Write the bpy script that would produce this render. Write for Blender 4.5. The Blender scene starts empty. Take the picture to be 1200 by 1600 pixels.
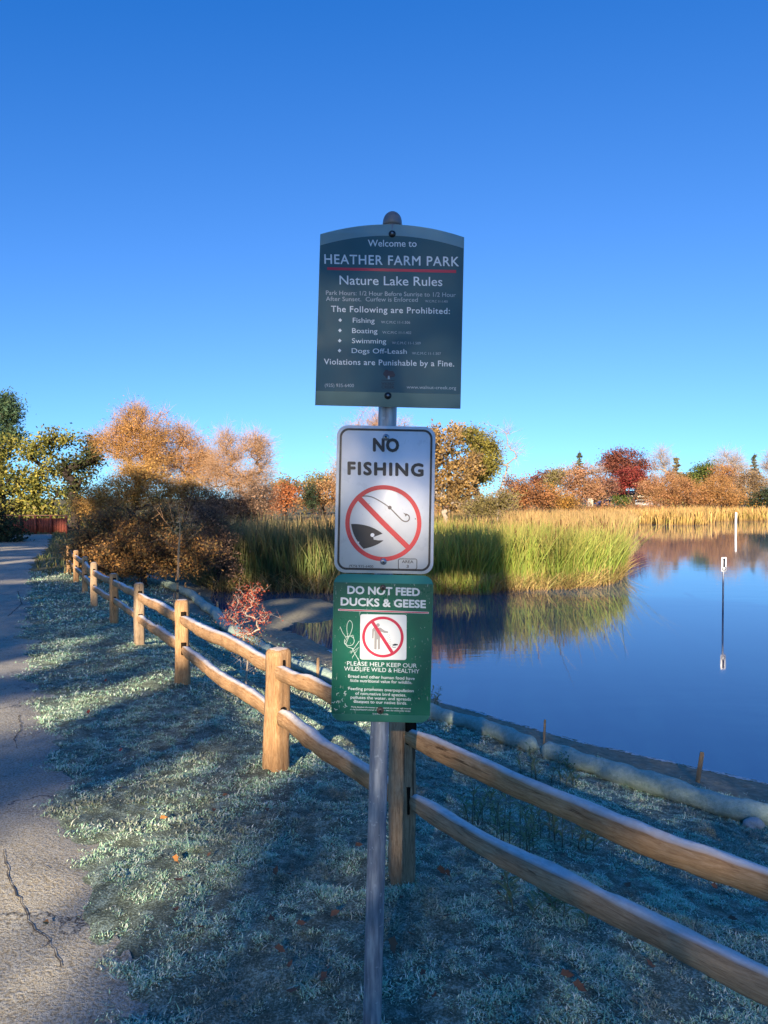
import bpy, math, random
import numpy as np
from mathutils import Vector

# ------------------------------------------------------------------ camera, sky, sun, exposure
SC = bpy.context.scene
COL = SC.collection
EYE = 1.66
PITCH = math.radians(-1.15)
F = 1100.0
cam = bpy.data.cameras.new('camera')
cam.sensor_fit = 'VERTICAL'; cam.sensor_height = 24.0; cam.lens = 24.0 * F / 1600.0
cam.clip_start = 0.05; cam.clip_end = 3000
camo = bpy.data.objects.new('camera', cam); COL.objects.link(camo)
camo.location = (0, 0, EYE); camo.rotation_euler = (math.radians(90) + PITCH, 0, 0)
SC.camera = camo

SUN_EL = math.radians(20.0); SUN_AZ = math.radians(10.0)      # light travels 10 deg right of straight ahead
TOSUN = np.array([-math.sin(SUN_AZ) * math.cos(SUN_EL), -math.cos(SUN_AZ) * math.cos(SUN_EL), math.sin(SUN_EL)])
world = bpy.data.worlds.new('World'); SC.world = world; world.use_nodes = True
wn = world.node_tree; wn.nodes.clear()
sky = wn.nodes.new('ShaderNodeTexSky'); sky.sky_type = 'NISHITA'; sky.sun_disc = False
sky.sun_elevation = SUN_EL; sky.sun_rotation = math.radians(180) + SUN_AZ
sky.air_density = 1.0; sky.dust_density = 0.1; sky.ozone_density = 10.0; sky.altitude = 3000
bg = wn.nodes.new('ShaderNodeBackground'); bg.inputs['Strength'].default_value = 0.123
wo = wn.nodes.new('ShaderNodeOutputWorld')
tint = wn.nodes.new('ShaderNodeMix'); tint.data_type = 'RGBA'; tint.blend_type = 'MULTIPLY'; tint.inputs[0].default_value = 1.0
tint.inputs[7].default_value = (.68, .92, .93, 1.0)
sh = wn.nodes.new('ShaderNodeSeparateColor'); sh.mode = 'HSV'; ch = wn.nodes.new('ShaderNodeCombineColor'); ch.mode = 'HSV'
pw = wn.nodes.new('ShaderNodeMath'); pw.operation = 'POWER'; pw.inputs[1].default_value = .68
mu = wn.nodes.new('ShaderNodeMath'); mu.operation = 'MULTIPLY'; mu.inputs[1].default_value = 2.5 ** .32
wn.links.new(sky.outputs[0], sh.inputs[0]); wn.links.new(sh.outputs[0], ch.inputs[0]); p2 = wn.nodes.new('ShaderNodeMath'); p2.operation = 'POWER'; p2.inputs[1].default_value = -.16
m2 = wn.nodes.new('ShaderNodeMath'); m2.operation = 'MULTIPLY'; wn.links.new(sh.outputs[2], p2.inputs[0]); m3 = wn.nodes.new('ShaderNodeMath'); m3.operation = 'MULTIPLY'; m3.use_clamp = True; m3.inputs[1].default_value = 2.5 ** .16 * 1.04
wn.links.new(p2.outputs[0], m2.inputs[0]); wn.links.new(sh.outputs[1], m2.inputs[1]); wn.links.new(m2.outputs[0], m3.inputs[0]); wn.links.new(m3.outputs[0], ch.inputs[1])
wn.links.new(sh.outputs[2], pw.inputs[0]); wn.links.new(pw.outputs[0], mu.inputs[0]); wn.links.new(mu.outputs[0], ch.inputs[2])
wn.links.new(ch.outputs[0], tint.inputs[6]); wn.links.new(tint.outputs[2], bg.inputs[0]); wn.links.new(bg.outputs[0], wo.inputs[0])
sl = bpy.data.lights.new('sun', 'SUN'); sl.energy = 5.0; sl.angle = math.radians(0.5); sl.color = (1.0, 0.83, 0.62)
so = bpy.data.objects.new('sun', sl); COL.objects.link(so)
so.rotation_euler = Vector(TOSUN).to_track_quat('Z', 'Y').to_euler(); so.location = (0, -10, 20)
SC.view_settings.view_transform = 'Standard'; SC.view_settings.look = 'None'
SC.view_settings.exposure = 1.25; SC.view_settings.gamma = 1.0
SC.cycles.max_bounces = 8; SC.cycles.transparent_max_bounces = 8
SC.cycles.use_denoising = True

rng = np.random.default_rng(7)
random.seed(7)

# ------------------------------------------------------------------ helpers
def at(px, py, D):
    """world point seen at photo pixel (px,py) at depth D along the view axis"""
    a = (px - 600) / F; b = (800 - py) / F
    c, s = math.cos(PITCH), math.sin(PITCH)
    return np.array([a * D, D * (c - b * s), EYE + D * (s + b * c)])

def tag(o, label=None, cat=None, group=None, kind=None):
    if label: o['label'] = label
    if cat: o['category'] = cat
    if group: o['group'] = group
    if kind: o['kind'] = kind
    return o

def empty(name, loc):
    o = bpy.data.objects.new(name, None); COL.objects.link(o); o.location = tuple(float(v) for v in loc)
    o.empty_display_size = 0.1
    return o

class MB:
    """collects vertex and face arrays (world coordinates) and links them as one mesh object"""
    def __init__(s): s.v = []; s.f = []; s.t = []; s.n = 0
    def add(s, v, f, mat=0, t=None):
        v = np.asarray(v, float).reshape(-1, 3)
        if len(v) == 0: return s
        groups = f if isinstance(f, list) else [f]
        for g in groups:
            g = np.asarray(g, np.int64)
            if g.ndim == 1: g = g[None, :]
            s.f.append((g + s.n, mat))
        s.v.append(v); s.t.append(np.zeros(len(v)) if t is None else np.asarray(t, float).ravel())
        s.n += len(v)
        return s
    def build(s, name, mats, parent=None, origin=None, smooth=False, root=None):
        if not isinstance(mats, (list, tuple)): mats = [mats]
        V = np.concatenate(s.v); T = np.concatenate(s.t)
        if root is not None: V = V - np.array(root.location)
        elif origin is not None: V = V - np.asarray(origin, float)
        loops = np.concatenate([g.ravel() for g, m in s.f])
        tot = np.concatenate([np.full(len(g), g.shape[1]) for g, m in s.f])
        mi = np.concatenate([np.full(len(g), m) for g, m in s.f])
        me = bpy.data.meshes.new(name)
        me.vertices.add(len(V)); me.vertices.foreach_set('co', V.astype(np.float32).ravel())
        me.loops.add(len(loops)); me.loops.foreach_set('vertex_index', loops.astype(np.int32))
        me.polygons.add(len(tot))
        st = np.concatenate([[0], np.cumsum(tot)[:-1]])
        me.polygons.foreach_set('loop_start', st.astype(np.int32))
        me.polygons.foreach_set('material_index', mi.astype(np.int32))
        if smooth: me.polygons.foreach_set('use_smooth', np.ones(len(tot), bool))
        for m in mats: me.materials.append(m)
        a = me.attributes.new('t', 'FLOAT', 'POINT'); a.data.foreach_set('value', T.astype(np.float32))
        me.update(calc_edges=True); me.validate()
        o = bpy.data.objects.new(name, me); COL.objects.link(o)
        if parent is not None: o.parent = parent
        elif origin is not None: o.location = tuple(float(x) for x in origin)
        return o

def norm(v):
    v = np.asarray(v, float); return v / np.maximum(np.linalg.norm(v, axis=-1, keepdims=True), 1e-9)

def rand_dirs(n, r=None):
    r = r or rng
    return norm(r.normal(size=(n, 3)))

def leaves(mb, c, size, asp=0.55, mat=0, upbias=0.0):
    n = len(c)
    if n == 0: return
    a = rand_dirs(n); a[:, 2] *= (1 - upbias); a = norm(a)
    b = norm(np.cross(a, rand_dirs(n)))
    s = (size * rng.uniform(0.6, 1.35, n))[:, None] if np.isscalar(size) else np.asarray(size)[:, None]
    v = np.stack([c - a * s * .5, c + b * s * asp * .5, c + a * s * .5, c - b * s * asp * .5], 1)
    mb.add(v.reshape(-1, 3), np.arange(4 * n).reshape(n, 4), mat)

def twigs(mb, p0, p1, w, mat=0):
    n = len(p0)
    if n == 0: return
    d = norm(p1 - p0); s = norm(np.cross(d, rand_dirs(n))) * (np.asarray(w) * .5 if np.isscalar(w) else np.asarray(w)[:, None] * .5)
    v = np.stack([p0 - s, p0 + s, p1], 1)
    mb.add(v.reshape(-1, 3), np.arange(3 * n).reshape(n, 3), mat)

def tubes(mb, P0, P1, R0, R1, n=6, mat=0):
    P0, P1 = np.asarray(P0, float), np.asarray(P1, float); R0, R1 = np.asarray(R0, float), np.asarray(R1, float)
    m = len(P0); d = norm(P1 - P0)
    ref = np.where(np.abs(d[:, 2:3]) > .9, np.array([[1., 0, 0]]), np.array([[0, 0, 1.]]))
    u = norm(np.cross(d, ref)); w = np.cross(d, u)
    an = np.arange(n) * 2 * math.pi / n
    ring = u[:, None] * np.cos(an)[None, :, None] + w[:, None] * np.sin(an)[None, :, None]
    v = np.concatenate([P0[:, None] + ring * R0[:, None, None], P1[:, None] + ring * R1[:, None, None]], 1).reshape(-1, 3)
    i = np.arange(n); j = (i + 1) % n
    q = np.stack([i, j, j + n, i + n], 1)
    f = (q[None] + (np.arange(m) * 2 * n)[:, None, None]).reshape(-1, 4)
    mb.add(v, f, mat)

def pipe(mb, pts, rad, n=10, mat=0, cap=True):
    """one continuous tube along a polyline"""
    pts = np.asarray(pts, float); m = len(pts)
    rad = np.full(m, rad) if np.isscalar(rad) else np.asarray(rad, float)
    tg = norm(np.gradient(pts, axis=0))
    u = np.cross(tg, np.where(np.abs(tg[:, 2:3]) > .9, np.array([[1., 0, 0]]), np.array([[0, 0, 1.]])))
    u = norm(u); w = np.cross(tg, u)
    an = np.arange(n) * 2 * math.pi / n
    v = pts[:, None] + (u[:, None] * np.cos(an)[None, :, None] + w[:, None] * np.sin(an)[None, :, None]) * rad[:, None, None]
    i = np.arange(n); j = (i + 1) % n
    f = np.concatenate([np.stack([i, j, j + n, i + n], 1) + k * n for k in range(m - 1)])
    fs = [f]
    if cap: fs += [np.arange(n)[::-1][None], (np.arange(n) + (m - 1) * n)[None]]
    mb.add(v.reshape(-1, 3), fs, mat)

def box(mb, c, s, mat=0, rz=0.0):
    x, y, z = np.array(s) / 2.
    v = np.array([[i * x, j * y, k * z] for i in (-1, 1) for j in (-1, 1) for k in (-1, 1)])
    cr, sr = math.cos(rz), math.sin(rz)
    v = np.stack([v[:, 0] * cr - v[:, 1] * sr, v[:, 0] * sr + v[:, 1] * cr, v[:, 2]], 1) + np.asarray(c)
    f = np.array([[0, 1, 3, 2], [4, 6, 7, 5], [0, 4, 5, 1], [2, 3, 7, 6], [0, 2, 6, 4], [1, 5, 7, 3]])
    mb.add(v, f, mat)

def hash2(i, j, seed):
    h = (i * 374761393 + j * 668265263 + seed * 974634777) & 0xFFFFFFFF
    h = ((h ^ (h >> 13)) * 1274126177) & 0xFFFFFFFF
    return ((h ^ (h >> 16)) & 0xFFFF) / 65535.0

def noise2(x, y, scale=1.0, seed=0, oct=3):
    x = np.asarray(x, float) * scale; y = np.asarray(y, float) * scale
    out = 0; amp = 1; tot = 0
    for o in range(oct):
        i = np.floor(x).astype(np.int64); j = np.floor(y).astype(np.int64); fx = x - i; fy = y - j
        fx = fx * fx * (3 - 2 * fx); fy = fy * fy * (3 - 2 * fy)
        a = hash2(i, j, seed + o); b = hash2(i + 1, j, seed + o); c = hash2(i, j + 1, seed + o); d = hash2(i + 1, j + 1, seed + o)
        out = out + amp * ((a * (1 - fx) + b * fx) * (1 - fy) + (c * (1 - fx) + d * fx) * fy); tot += amp
        amp *= .5; x = x * 2.03 + 11.3; y = y * 2.03 + 5.7
    return out / tot

def sstep(a, b, x):
    t = np.clip((np.asarray(x, float) - a) / (b - a), 0, 1); return t * t * (3 - 2 * t)

# ------------------------------------------------------------------ materials
def newmat(name):
    m = bpy.data.materials.new(name); m.use_nodes = True; nt = m.node_tree; nt.nodes.clear()
    out = nt.nodes.new('ShaderNodeOutputMaterial')
    return m, nt, out
def N(nt, typ, **kw):
    n = nt.nodes.new(typ)
    for k, v in kw.items():
        if k in n.inputs: n.inputs[k].default_value = v
        else: setattr(n, k, v)
    return n
def L(nt, a, b): nt.links.new(a, b)
def c4(c): return (c[0], c[1], c[2], 1.0)
def ramp(nt, fac, stops, interp='LINEAR'):
    r = nt.nodes.new('ShaderNodeValToRGB'); cr = r.color_ramp; cr.interpolation = interp
    while len(cr.elements) < len(stops): cr.elements.new(0.5)
    for e, (p, c) in zip(cr.elements, stops): e.position = p; e.color = c4(c) if len(c) == 3 else c
    if fac is not None: L(nt, fac, r.inputs[0])
    return r
def mixc(nt, fac, a, b, mode='MIX'):
    m = nt.nodes.new('ShaderNodeMix'); m.data_type = 'RGBA'; m.blend_type = mode
    for s, v in ((m.inputs[0], fac), (m.inputs[6], a), (m.inputs[7], b)):
        if hasattr(v, 'links') or hasattr(v, 'is_linked'): L(nt, v, s)
        else: s.default_value = v if np.isscalar(v) else c4(v)
    return m.outputs[2]
def math_(nt, op, a, b=None, clamp=False):
    m = nt.nodes.new('ShaderNodeMath'); m.operation = op; m.use_clamp = clamp
    for s, v in zip(m.inputs, (a, b)):
        if v is None: continue
        if hasattr(v, 'is_linked'): L(nt, v, s)
        else: s.default_value = v
    return m.outputs[0]
def noise(nt, scale, detail=4, rough=.55, vec=None, dist=0.0):
    n = nt.nodes.new('ShaderNodeTexNoise'); n.inputs['Scale'].default_value = scale; n.inputs['Detail'].default_value = detail
    n.inputs['Roughness'].default_value = rough; n.inputs['Distortion'].default_value = dist
    if vec is not None: L(nt, vec, n.inputs['Vector'])
    return n.outputs['Fac']
def geopos(nt): return nt.nodes.new('ShaderNodeNewGeometry').outputs['Position']
def attr(nt, name):
    a = nt.nodes.new('ShaderNodeAttribute'); a.attribute_name = name; return a.outputs['Fac']
def bump(nt, h, strength=.3, dist=.02):
    b = nt.nodes.new('ShaderNodeBump'); b.inputs['Strength'].default_value = strength; b.inputs['Distance'].default_value = dist
    L(nt, h, b.inputs['Height']); return b.outputs[0]
def principled(nt, out, col, rough=.8, spec=.3, nrm=None, metal=0.0):
    p = nt.nodes.new('ShaderNodeBsdfPrincipled')
    if hasattr(col, 'is_linked'): L(nt, col, p.inputs['Base Color'])
    else: p.inputs['Base Color'].default_value = c4(col)
    if hasattr(rough, 'is_linked'): L(nt, rough, p.inputs['Roughness'])
    else: p.inputs['Roughness'].default_value = rough
    p.inputs['Specular IOR Level'].default_value = spec; p.inputs['Metallic'].default_value = metal
    if nrm is not None: L(nt, nrm, p.inputs['Normal'])
    if out is not None: L(nt, p.outputs[0], out.inputs[0])
    return p

def leafmat(name, palette, transl=.3, rough=.75, noise_scale=.8, vary=.35):
    m, nt, out = newmat(name)
    g = nt.nodes.new('ShaderNodeNewGeometry')
    k = len(palette)
    r = ramp(nt, g.outputs['Random Per Island'], [(i / max(k - 1, 1), c) for i, c in enumerate(palette)])
    nz = noise(nt, noise_scale, 2, .5, g.outputs['Position'])
    v = ramp(nt, nz, [(.3, (1 - vary,) * 3), (.7, (1 + vary,) * 3)])
    col = mixc(nt, 1.0, r.outputs[0], v.outputs[0], 'MULTIPLY')
    p = principled(nt, None, col, rough, .25)
    tr = nt.nodes.new('ShaderNodeBsdfTranslucent'); L(nt, col, tr.inputs[0])
    mx = nt.nodes.new('ShaderNodeMixShader'); mx.inputs[0].default_value = transl
    L(nt, p.outputs[0], mx.inputs[1]); L(nt, tr.outputs[0], mx.inputs[2]); L(nt, mx.outputs[0], out.inputs[0])
    return m

def plain(name, col, rough=.6, spec=.4, metal=0.0, nscale=None, vary=.2, bmp=0.0):
    m, nt, out = newmat(name)
    if nscale:
        tc = nt.nodes.new('ShaderNodeTexCoord').outputs['Object']
        nz = noise(nt, nscale, 5, .6, tc)
        v = ramp(nt, nz, [(.3, (1 - vary,) * 3), (.7, (1 + vary,) * 3)])
        c = mixc(nt, 1.0, col, v.outputs[0], 'MULTIPLY')
        principled(nt, out, c, rough, spec, bump(nt, nz, bmp, .01) if bmp else None, metal)
    else: principled(nt, out, col, rough, spec, None, metal)
    return m

M = {}
M['bark'] = plain('bark', (.10, .075, .055), .9, .1, nscale=6, vary=.4)
M['bark_dark'] = plain('bark_dark', (.045, .035, .03), .9, .1, nscale=6, vary=.4)
M['bark_pale'] = plain('bark_pale', (.34, .29, .24), .9, .1, nscale=6, vary=.3)

# ------------------------------------------------------------------ the lie of the land
WZ = -0.95
FENCE = [(6, -4.3), (1.59, 1.13), (.08, 3.0), (-.67, 4.4), (-1.95, 6.77), (-3.13, 8.98), (-4.27, 11.1), (-5.45, 13.2), (-6.55, 15.4), (-7.72, 17.6), (-8.7, 19.4),
         (-13, 28), (-18, 42), (-22, 60), (-24, 400)]
LAKE = [(60, -40), (16, -10), (9, 1.5), (6, 4.2), (3.5, 6.4), (2.1, 7.5), (.8, 8.9), (-.4, 11), (-1.3, 12.8), (-2.6, 14.6), (-3.8, 16), (-4.6, 18.5), (-5.2, 22), (-6, 30),
        (-4, 45), (2, 58), (12, 68), (26, 78), (45, 84), (80, 88), (120, 84), (170, 60), (200, -40)]
BASE_Y = [-60, 0, 2.2, 3, 4.4, 6.8, 9, 11, 14, 18, 40, 70, 100, 400]
BASE_Z = [.1, -.02, -.01, .03, -.05, -.137, -.23, -.30, -.40, -.44, -.46, -.3, -.05, .2]
def seg_dist(x, y, poly, closed=False):
    best = np.full(np.shape(x), 1e9); sgn = np.zeros(np.shape(x))
    pts = list(poly) + ([poly[0]] if closed else [])
    for (ax, ay), (bx, by) in zip(pts[:-1], pts[1:]):
        dx, dy = bx - ax, by - ay; l2 = dx * dx + dy * dy
        t = np.clip(((x - ax) * dx + (y - ay) * dy) / l2, 0, 1)
        d = np.hypot(x - ax - t * dx, y - ay - t * dy)
        cr = dx * (y - ay) - dy * (x - ax)
        m = d < best - 1e-9
        best = np.where(m, d, best); sgn = np.where(m, np.sign(cr), sgn)
    return best, sgn
def inside(x, y, poly):
    c = np.zeros(np.shape(x), bool); n = len(poly)
    for i in range(n):
        (ax, ay), (bx, by) = poly[i], poly[(i + 1) % n]
        if ay == by: continue
        c ^= ((ay > y) != (by > y)) & (x < (bx - ax) * (y - ay) / (by - ay) + ax)
    return c
def fence_side(x, y):
    d, s = seg_dist(x, y, FENCE); return -s * d
def shore(x, y):
    d, _ = seg_dist(x, y, LAKE, True); return np.where(inside(x, y, LAKE), -d, d)
def height(x, y):
    x = np.asarray(x, float); y = np.asarray(y, float)
    b = np.interp(y, BASE_Y, BASE_Z); ds = fence_side(x, y); dw = shore(x, y)
    dsp = np.maximum(ds, 0); t = np.clip(dsp / np.maximum(dsp + np.maximum(dw, 0), 1e-6), 0, 1)
    near = b + (WZ - b) * t ** 1.1
    far = WZ + (b - WZ) * sstep(0, 14, dw)
    k = sstep(24, 36, y)
    land = near * (1 - k) + far * k
    bed = WZ - np.minimum(.6, .14 * np.maximum(-dw, 0))
    mud = np.exp(-(((x + 2.2) / 1.9) ** 4 + ((y - 16.6) / 3.0) ** 4))
    bed = np.maximum(bed, bed * (1 - mud) + (WZ + .022 + .05 * (noise2(x, y, .9, 5) - .5)) * mud)
    return np.where(dw > 0, land, bed)
def hz(x, y): return float(height(np.array([x]), np.array([y]))[0])
def hit(px, py):
    """ground point seen at a photo pixel"""
    D = np.concatenate([np.arange(1.2, 30, .02), np.arange(30, 150, .2)])
    a = (px - 600) / F; b = (800 - py) / F; c, s = math.cos(PITCH), math.sin(PITCH)
    X = a * D; Y = D * (c - b * s); Z = EYE + D * (s + b * c)
    h = np.maximum(height(X, Y), WZ)
    k = np.argmax(Z <= h)
    return np.array([X[k], Y[k], h[k]])

PATH_R = [(.3, -12), (-.3, -4), (-.5, 0), (-.76, 2.24), (-1.12, 2.85), (-1.5, 3.6), (-1.97, 4.4), (-2.75, 5.9), (-4.7, 9.5), (-8.1, 16.2), (-11, 22), (-14.3, 29.7), (-19.3, 41)]
def path_edge_x(y):
    ys = [p[1] for p in PATH_R]; xs = [p[0] for p in PATH_R]; return np.interp(y, ys, xs)
def edge_wob(y): return .10 * (noise2(y, y * 0, 5.5, 4, 3) - .5) * 2 + .16 * (noise2(y, y * 0, 1.3, 3, 3) - .5) * 2
def on_path(x, y): return (x < path_edge_x(y) + edge_wob(y)) & (y < 41)

# ------------------------------------------------------------------ setting: ground, path, water
def spaced(a, b, fine, lo, hi, grow):
    """coordinates lo..hi with step `fine` between a and b, growing outside"""
    mid = list(np.arange(a, b, fine)); up = [b]; st = fine
    while up[-1] < hi: st = min(st * grow, 40); up.append(up[-1] + st)
    dn = [a]; st = fine
    while dn[-1] > lo: st = min(st * grow, 40); dn.append(dn[-1] - st)
    return np.array(dn[:0:-1] + mid + up)
xs = spaced(-6, 6, .045, -500, 600, 1.07); ys = spaced(1.2, 14, .045, -300, 900, 1.05)
X, Y = np.meshgrid(xs, ys); X = X.ravel(); Y = Y.ravel()
H = height(X, Y); DW = shore(X, Y); DS = fence_side(X, Y)
pmask = sstep(-.40, -.02, X - path_edge_x(Y) - edge_wob(Y)) if True else None
pmask = np.where(Y > 41, 1, pmask)
bumpz = .05 * (noise2(X, Y, 3.0, 11, 3) - .5) + .035 * (noise2(X, Y, 11.0, 21, 2) - .5)
landm = sstep(.0, .5, DW)
nearm = (np.hypot(X, Y) < 60)
H = H + np.where(nearm, bumpz * pmask * landm, 0) - .02 * (1 - pmask) * (Y < 41)
H = H + np.where(nearm, .02 * (noise2(X, Y, 5, 31, 3) - .5) * (1 - landm) * (DW > -1), 0)
nx, ny = len(xs), len(ys)
idx = np.arange(nx * ny).reshape(ny, nx)
q = np.stack([idx[:-1, :-1].ravel(), idx[:-1, 1:].ravel(), idx[1:, 1:].ravel(), idx[1:, :-1].ravel()], 1)

m, nt, out = newmat('ground'); M['ground'] = m
pos = geopos(nt)
n1 = noise(nt, 14, 6, .65, pos); n2 = noise(nt, 2.2, 3, .5, pos); n3 = noise(nt, 60, 3, .6, pos)
nm = math_(nt, 'ADD', math_(nt, 'MULTIPLY', n1, .45), math_(nt, 'MULTIPLY', noise(nt, 110, 4, .7, pos), .55))
soil = ramp(nt, nm, [(.36, (.045, .055, .035)), (.50, (.15, .18, .12)), (.62, (.42, .52, .40))])
mudc = ramp(nt, n1, [(.3, (.15, .14, .095)), (.6, (.30, .275, .19)), (.8, (.46, .43, .33))])
grs = ramp(nt, n2, [(.3, (.10, .10, .04)), (.7, (.22, .17, .07))])
ta = attr(nt, 't')                       # 0..1 frosty lawn, 1..2 mud, 2..3 rough grass, 3.. rime at the water's edge
mud_f = math_(nt, 'MULTIPLY', math_(nt, 'LESS_THAN', math_(nt, 'ABSOLUTE', math_(nt, 'SUBTRACT', ta, 1.0)), .5), 1.0)
col = mixc(nt, math_(nt, 'ADD', ta, 0.0, True), soil.outputs[0], mudc.outputs[0])
col = mixc(nt, math_(nt, 'SUBTRACT', ta, 1.0, True), col, grs.outputs[0])
rime = math_(nt, 'MULTIPLY', math_(nt, 'SUBTRACT', ta, 2.0, True), math_(nt, 'GREATER_THAN', n1, .47))
col = mixc(nt, rime, col, (.62, .64, .64))
principled(nt, out, col, .85, .25, bump(nt, nm, .9, .02))
mudm = sstep(1.5, .7, DW + .5 * (noise2(X, Y, 2.5, 41) - .5)) * (DS > 0)
tt = mudm.copy()
tt = np.where((Y > 30) & (DW > 1), 2.0, tt); tt = np.where((Y > 20) & (Y <= 30) & (DW > 1), 2.0, tt)
tt = np.where((np.hypot(X, Y) > 40), np.where(DW > 0, 2.0, 1.0), tt)
tt = np.where((np.abs(DW + .02) < .13) & (Y < 12) & (X > -1), 3.0, tt)
g = MB().add(np.stack([X, Y, H], 1), q, 0, tt)
tag(g.build('ground', M['ground'], smooth=True), kind='structure', label='frosty bank of short grass sloping to a muddy lake shore')

# path
m, nt, out = newmat('asphalt'); M['asphalt'] = m
pos = geopos(nt)
n1 = noise(nt, 90, 4, .7, pos); n2 = noise(nt, 1.1, 4, .6, pos); n3 = noise(nt, 5, 6, .7, pos); n4 = noise(nt, 32, 5, .7, pos)
a0 = ramp(nt, n1, [(.3, (.23, .205, .15)), (.5, (.44, .40, .295)), (.72, (.68, .62, .47))])
dirt = ramp(nt, n2, [(.35, (.75, .75, .76)), (.65, (1.15, 1.1, 1.02))])
col = mixc(nt, 1.0, a0.outputs[0], dirt.outputs[0], 'MULTIPLY')
st = ramp(nt, n3, [(.36, (.62, .62, .62)), (.5, (1, 1, 1)), (.7, (1.15, 1.1, 1.0))]); col = mixc(nt, .8, col, st.outputs[0], 'MULTIPLY')
pit = ramp(nt, n4, [(.32, (.45, .45, .45)), (.42, (1, 1, 1))]); col = mixc(nt, .8, col, pit.outputs[0], 'MULTIPLY')
vr = nt.nodes.new('ShaderNodeTexVoronoi'); vr.feature = 'DISTANCE_TO_EDGE'; vr.inputs['Scale'].default_value = .55
wv = nt.nodes.new('ShaderNodeVectorMath'); wv.operation = 'ADD'
nv = nt.nodes.new('ShaderNodeTexNoise'); nv.inputs['Scale'].default_value = 2.5; nv.inputs['Detail'].default_value = 6; L(nt, pos, nv.inputs['Vector'])
L(nt, pos, wv.inputs[0]); L(nt, nv.outputs['Color'], wv.inputs[1]); L(nt, wv.outputs[0], vr.inputs['Vector'])
ck = math_(nt, 'LESS_THAN', vr.outputs['Distance'], .008)
ck = math_(nt, 'MULTIPLY', ck, math_(nt, 'GREATER_THAN', n2, .5))
col = mixc(nt, math_(nt, 'MULTIPLY', ck, .8), col, (.03, .03, .03))
frost = math_(nt, 'MULTIPLY', attr(nt, 't'), math_(nt, 'GREATER_THAN', n1, .5))
col = mixc(nt, math_(nt, 'MULTIPLY', frost, .6), col, (.45, .47, .44))
hh = math_(nt, 'SUBTRACT', n1, math_(nt, 'MULTIPLY', ck, .8))
principled(nt, out, col, .85, .25, bump(nt, math_(nt, 'ADD', hh, n4), 1.0, .016))
M['crack'] = plain('crack_dark', (.085, .078, .07), .95, .0)
yy = np.concatenate([np.arange(-12, 1, .5), np.arange(1, 14, .06), np.arange(14, 41.01, .4)])
uu = np.concatenate([[0, .01, .03, .06, .1, .16], np.linspace(.25, 1, 12)])
W = np.interp(yy, [-12, 10, 30, 41], [3.4, 3.2, 2.7, 2.2])
PX = path_edge_x(yy)[:, None] + (edge_wob(yy) * 1)[:, None] * (1 - uu)[None] - (uu[None] * W[:, None]) * 1.12
PY = np.repeat(yy[:, None], len(uu), 1) - uu[None] * W[:, None] * .35 * np.clip(yy / 6, 0, 1)[:, None]
PZ = height(PX, PY) - .012 + .026 * sstep(0, .07, uu)[None]
pi = np.arange(PX.size).reshape(PX.shape)
pq = np.stack([pi[:-1, :-1].ravel(), pi[1:, :-1].ravel(), pi[1:, 1:].ravel(), pi[:-1, 1:].ravel()], 1)
pm = MB().add(np.stack([PX.ravel(), PY.ravel(), PZ.ravel()], 1), pq, 0, (sstep(.7, .0, uu)[None] * np.ones_like(PX)).ravel())
def crack(pxs, w):
    P = [hit(*p) for p in pxs]; pts = []
    for a, b in zip(P[:-1], P[1:]):
        k = max(2, int(np.linalg.norm(b - a) / .03))
        for i in range(k): pts.append(a + (b - a) * i / k)
    pts = np.array(pts); pts[:, 0] += rng.normal(0, .005, len(pts)); pts[:, 1] += rng.normal(0, .005, len(pts))
    pts[:, 2] = height(pts[:, 0], pts[:, 1]) + .018
    ww = w * .30 * rng.uniform(.3, 1.4, len(pts))[:, None]; d = norm(np.gradient(pts, axis=0)); s = np.stack([-d[:, 1], d[:, 0], d[:, 2] * 0], 1) * ww * .5
    v = np.stack([pts - s, pts + s], 1).reshape(-1, 3); i = np.arange(len(pts) - 1) * 2
    pm.add(v, np.stack([i, i + 2, i + 3, i + 1], 1), 1)
crack([(6, 1335), (14, 1385), (38, 1425), (55, 1462), (78, 1478), (88, 1505), (105, 1530)], .016)
crack([(30, 1120), (33, 1142), (22, 1160), (30, 1175)], .02)
crack([(75, 1365), (60, 1350), (35, 1372)], .008)
crack([(28, 925), (34, 945), (12, 965)], .05)
crack([(78, 1478), (68, 1490), (62, 1488)], .02)
tag(pm.build('path', [M['asphalt'], M['crack']]), kind='structure', label='worn grey asphalt path running along the rail fence')

# water
m, nt, out = newmat('water'); M['water'] = m
pos = geopos(nt)
mp = nt.nodes.new('ShaderNodeMapping'); mp.inputs['Scale'].default_value = (.6, 1.8, 1); L(nt, pos, mp.inputs[0])
n1 = noise(nt, 1.6, 3, .5, mp.outputs[0]); n2 = noise(nt, .12, 2, .5, pos)
n1m = math_(nt, 'MULTIPLY', n1, math_(nt, 'SUBTRACT', math_(nt, 'MULTIPLY', n2, 5.0), 2.2, True))
p = principled(nt, out, (.012, .075, .15), .045, .5, bump(nt, n1m, .06, .05)); p.inputs['IOR'].default_value = 2.2
wm = MB(); lv = np.array([(x, y, WZ) for x, y in [(-9, -60), (260, -60), (260, 100), (-9, 100)]])
wm.add(lv, np.arange(len(lv))[None])
tag(wm.build('lake_water', M['water']), kind='structure', label='calm blue lake mirroring the sky and far trees')

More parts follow.
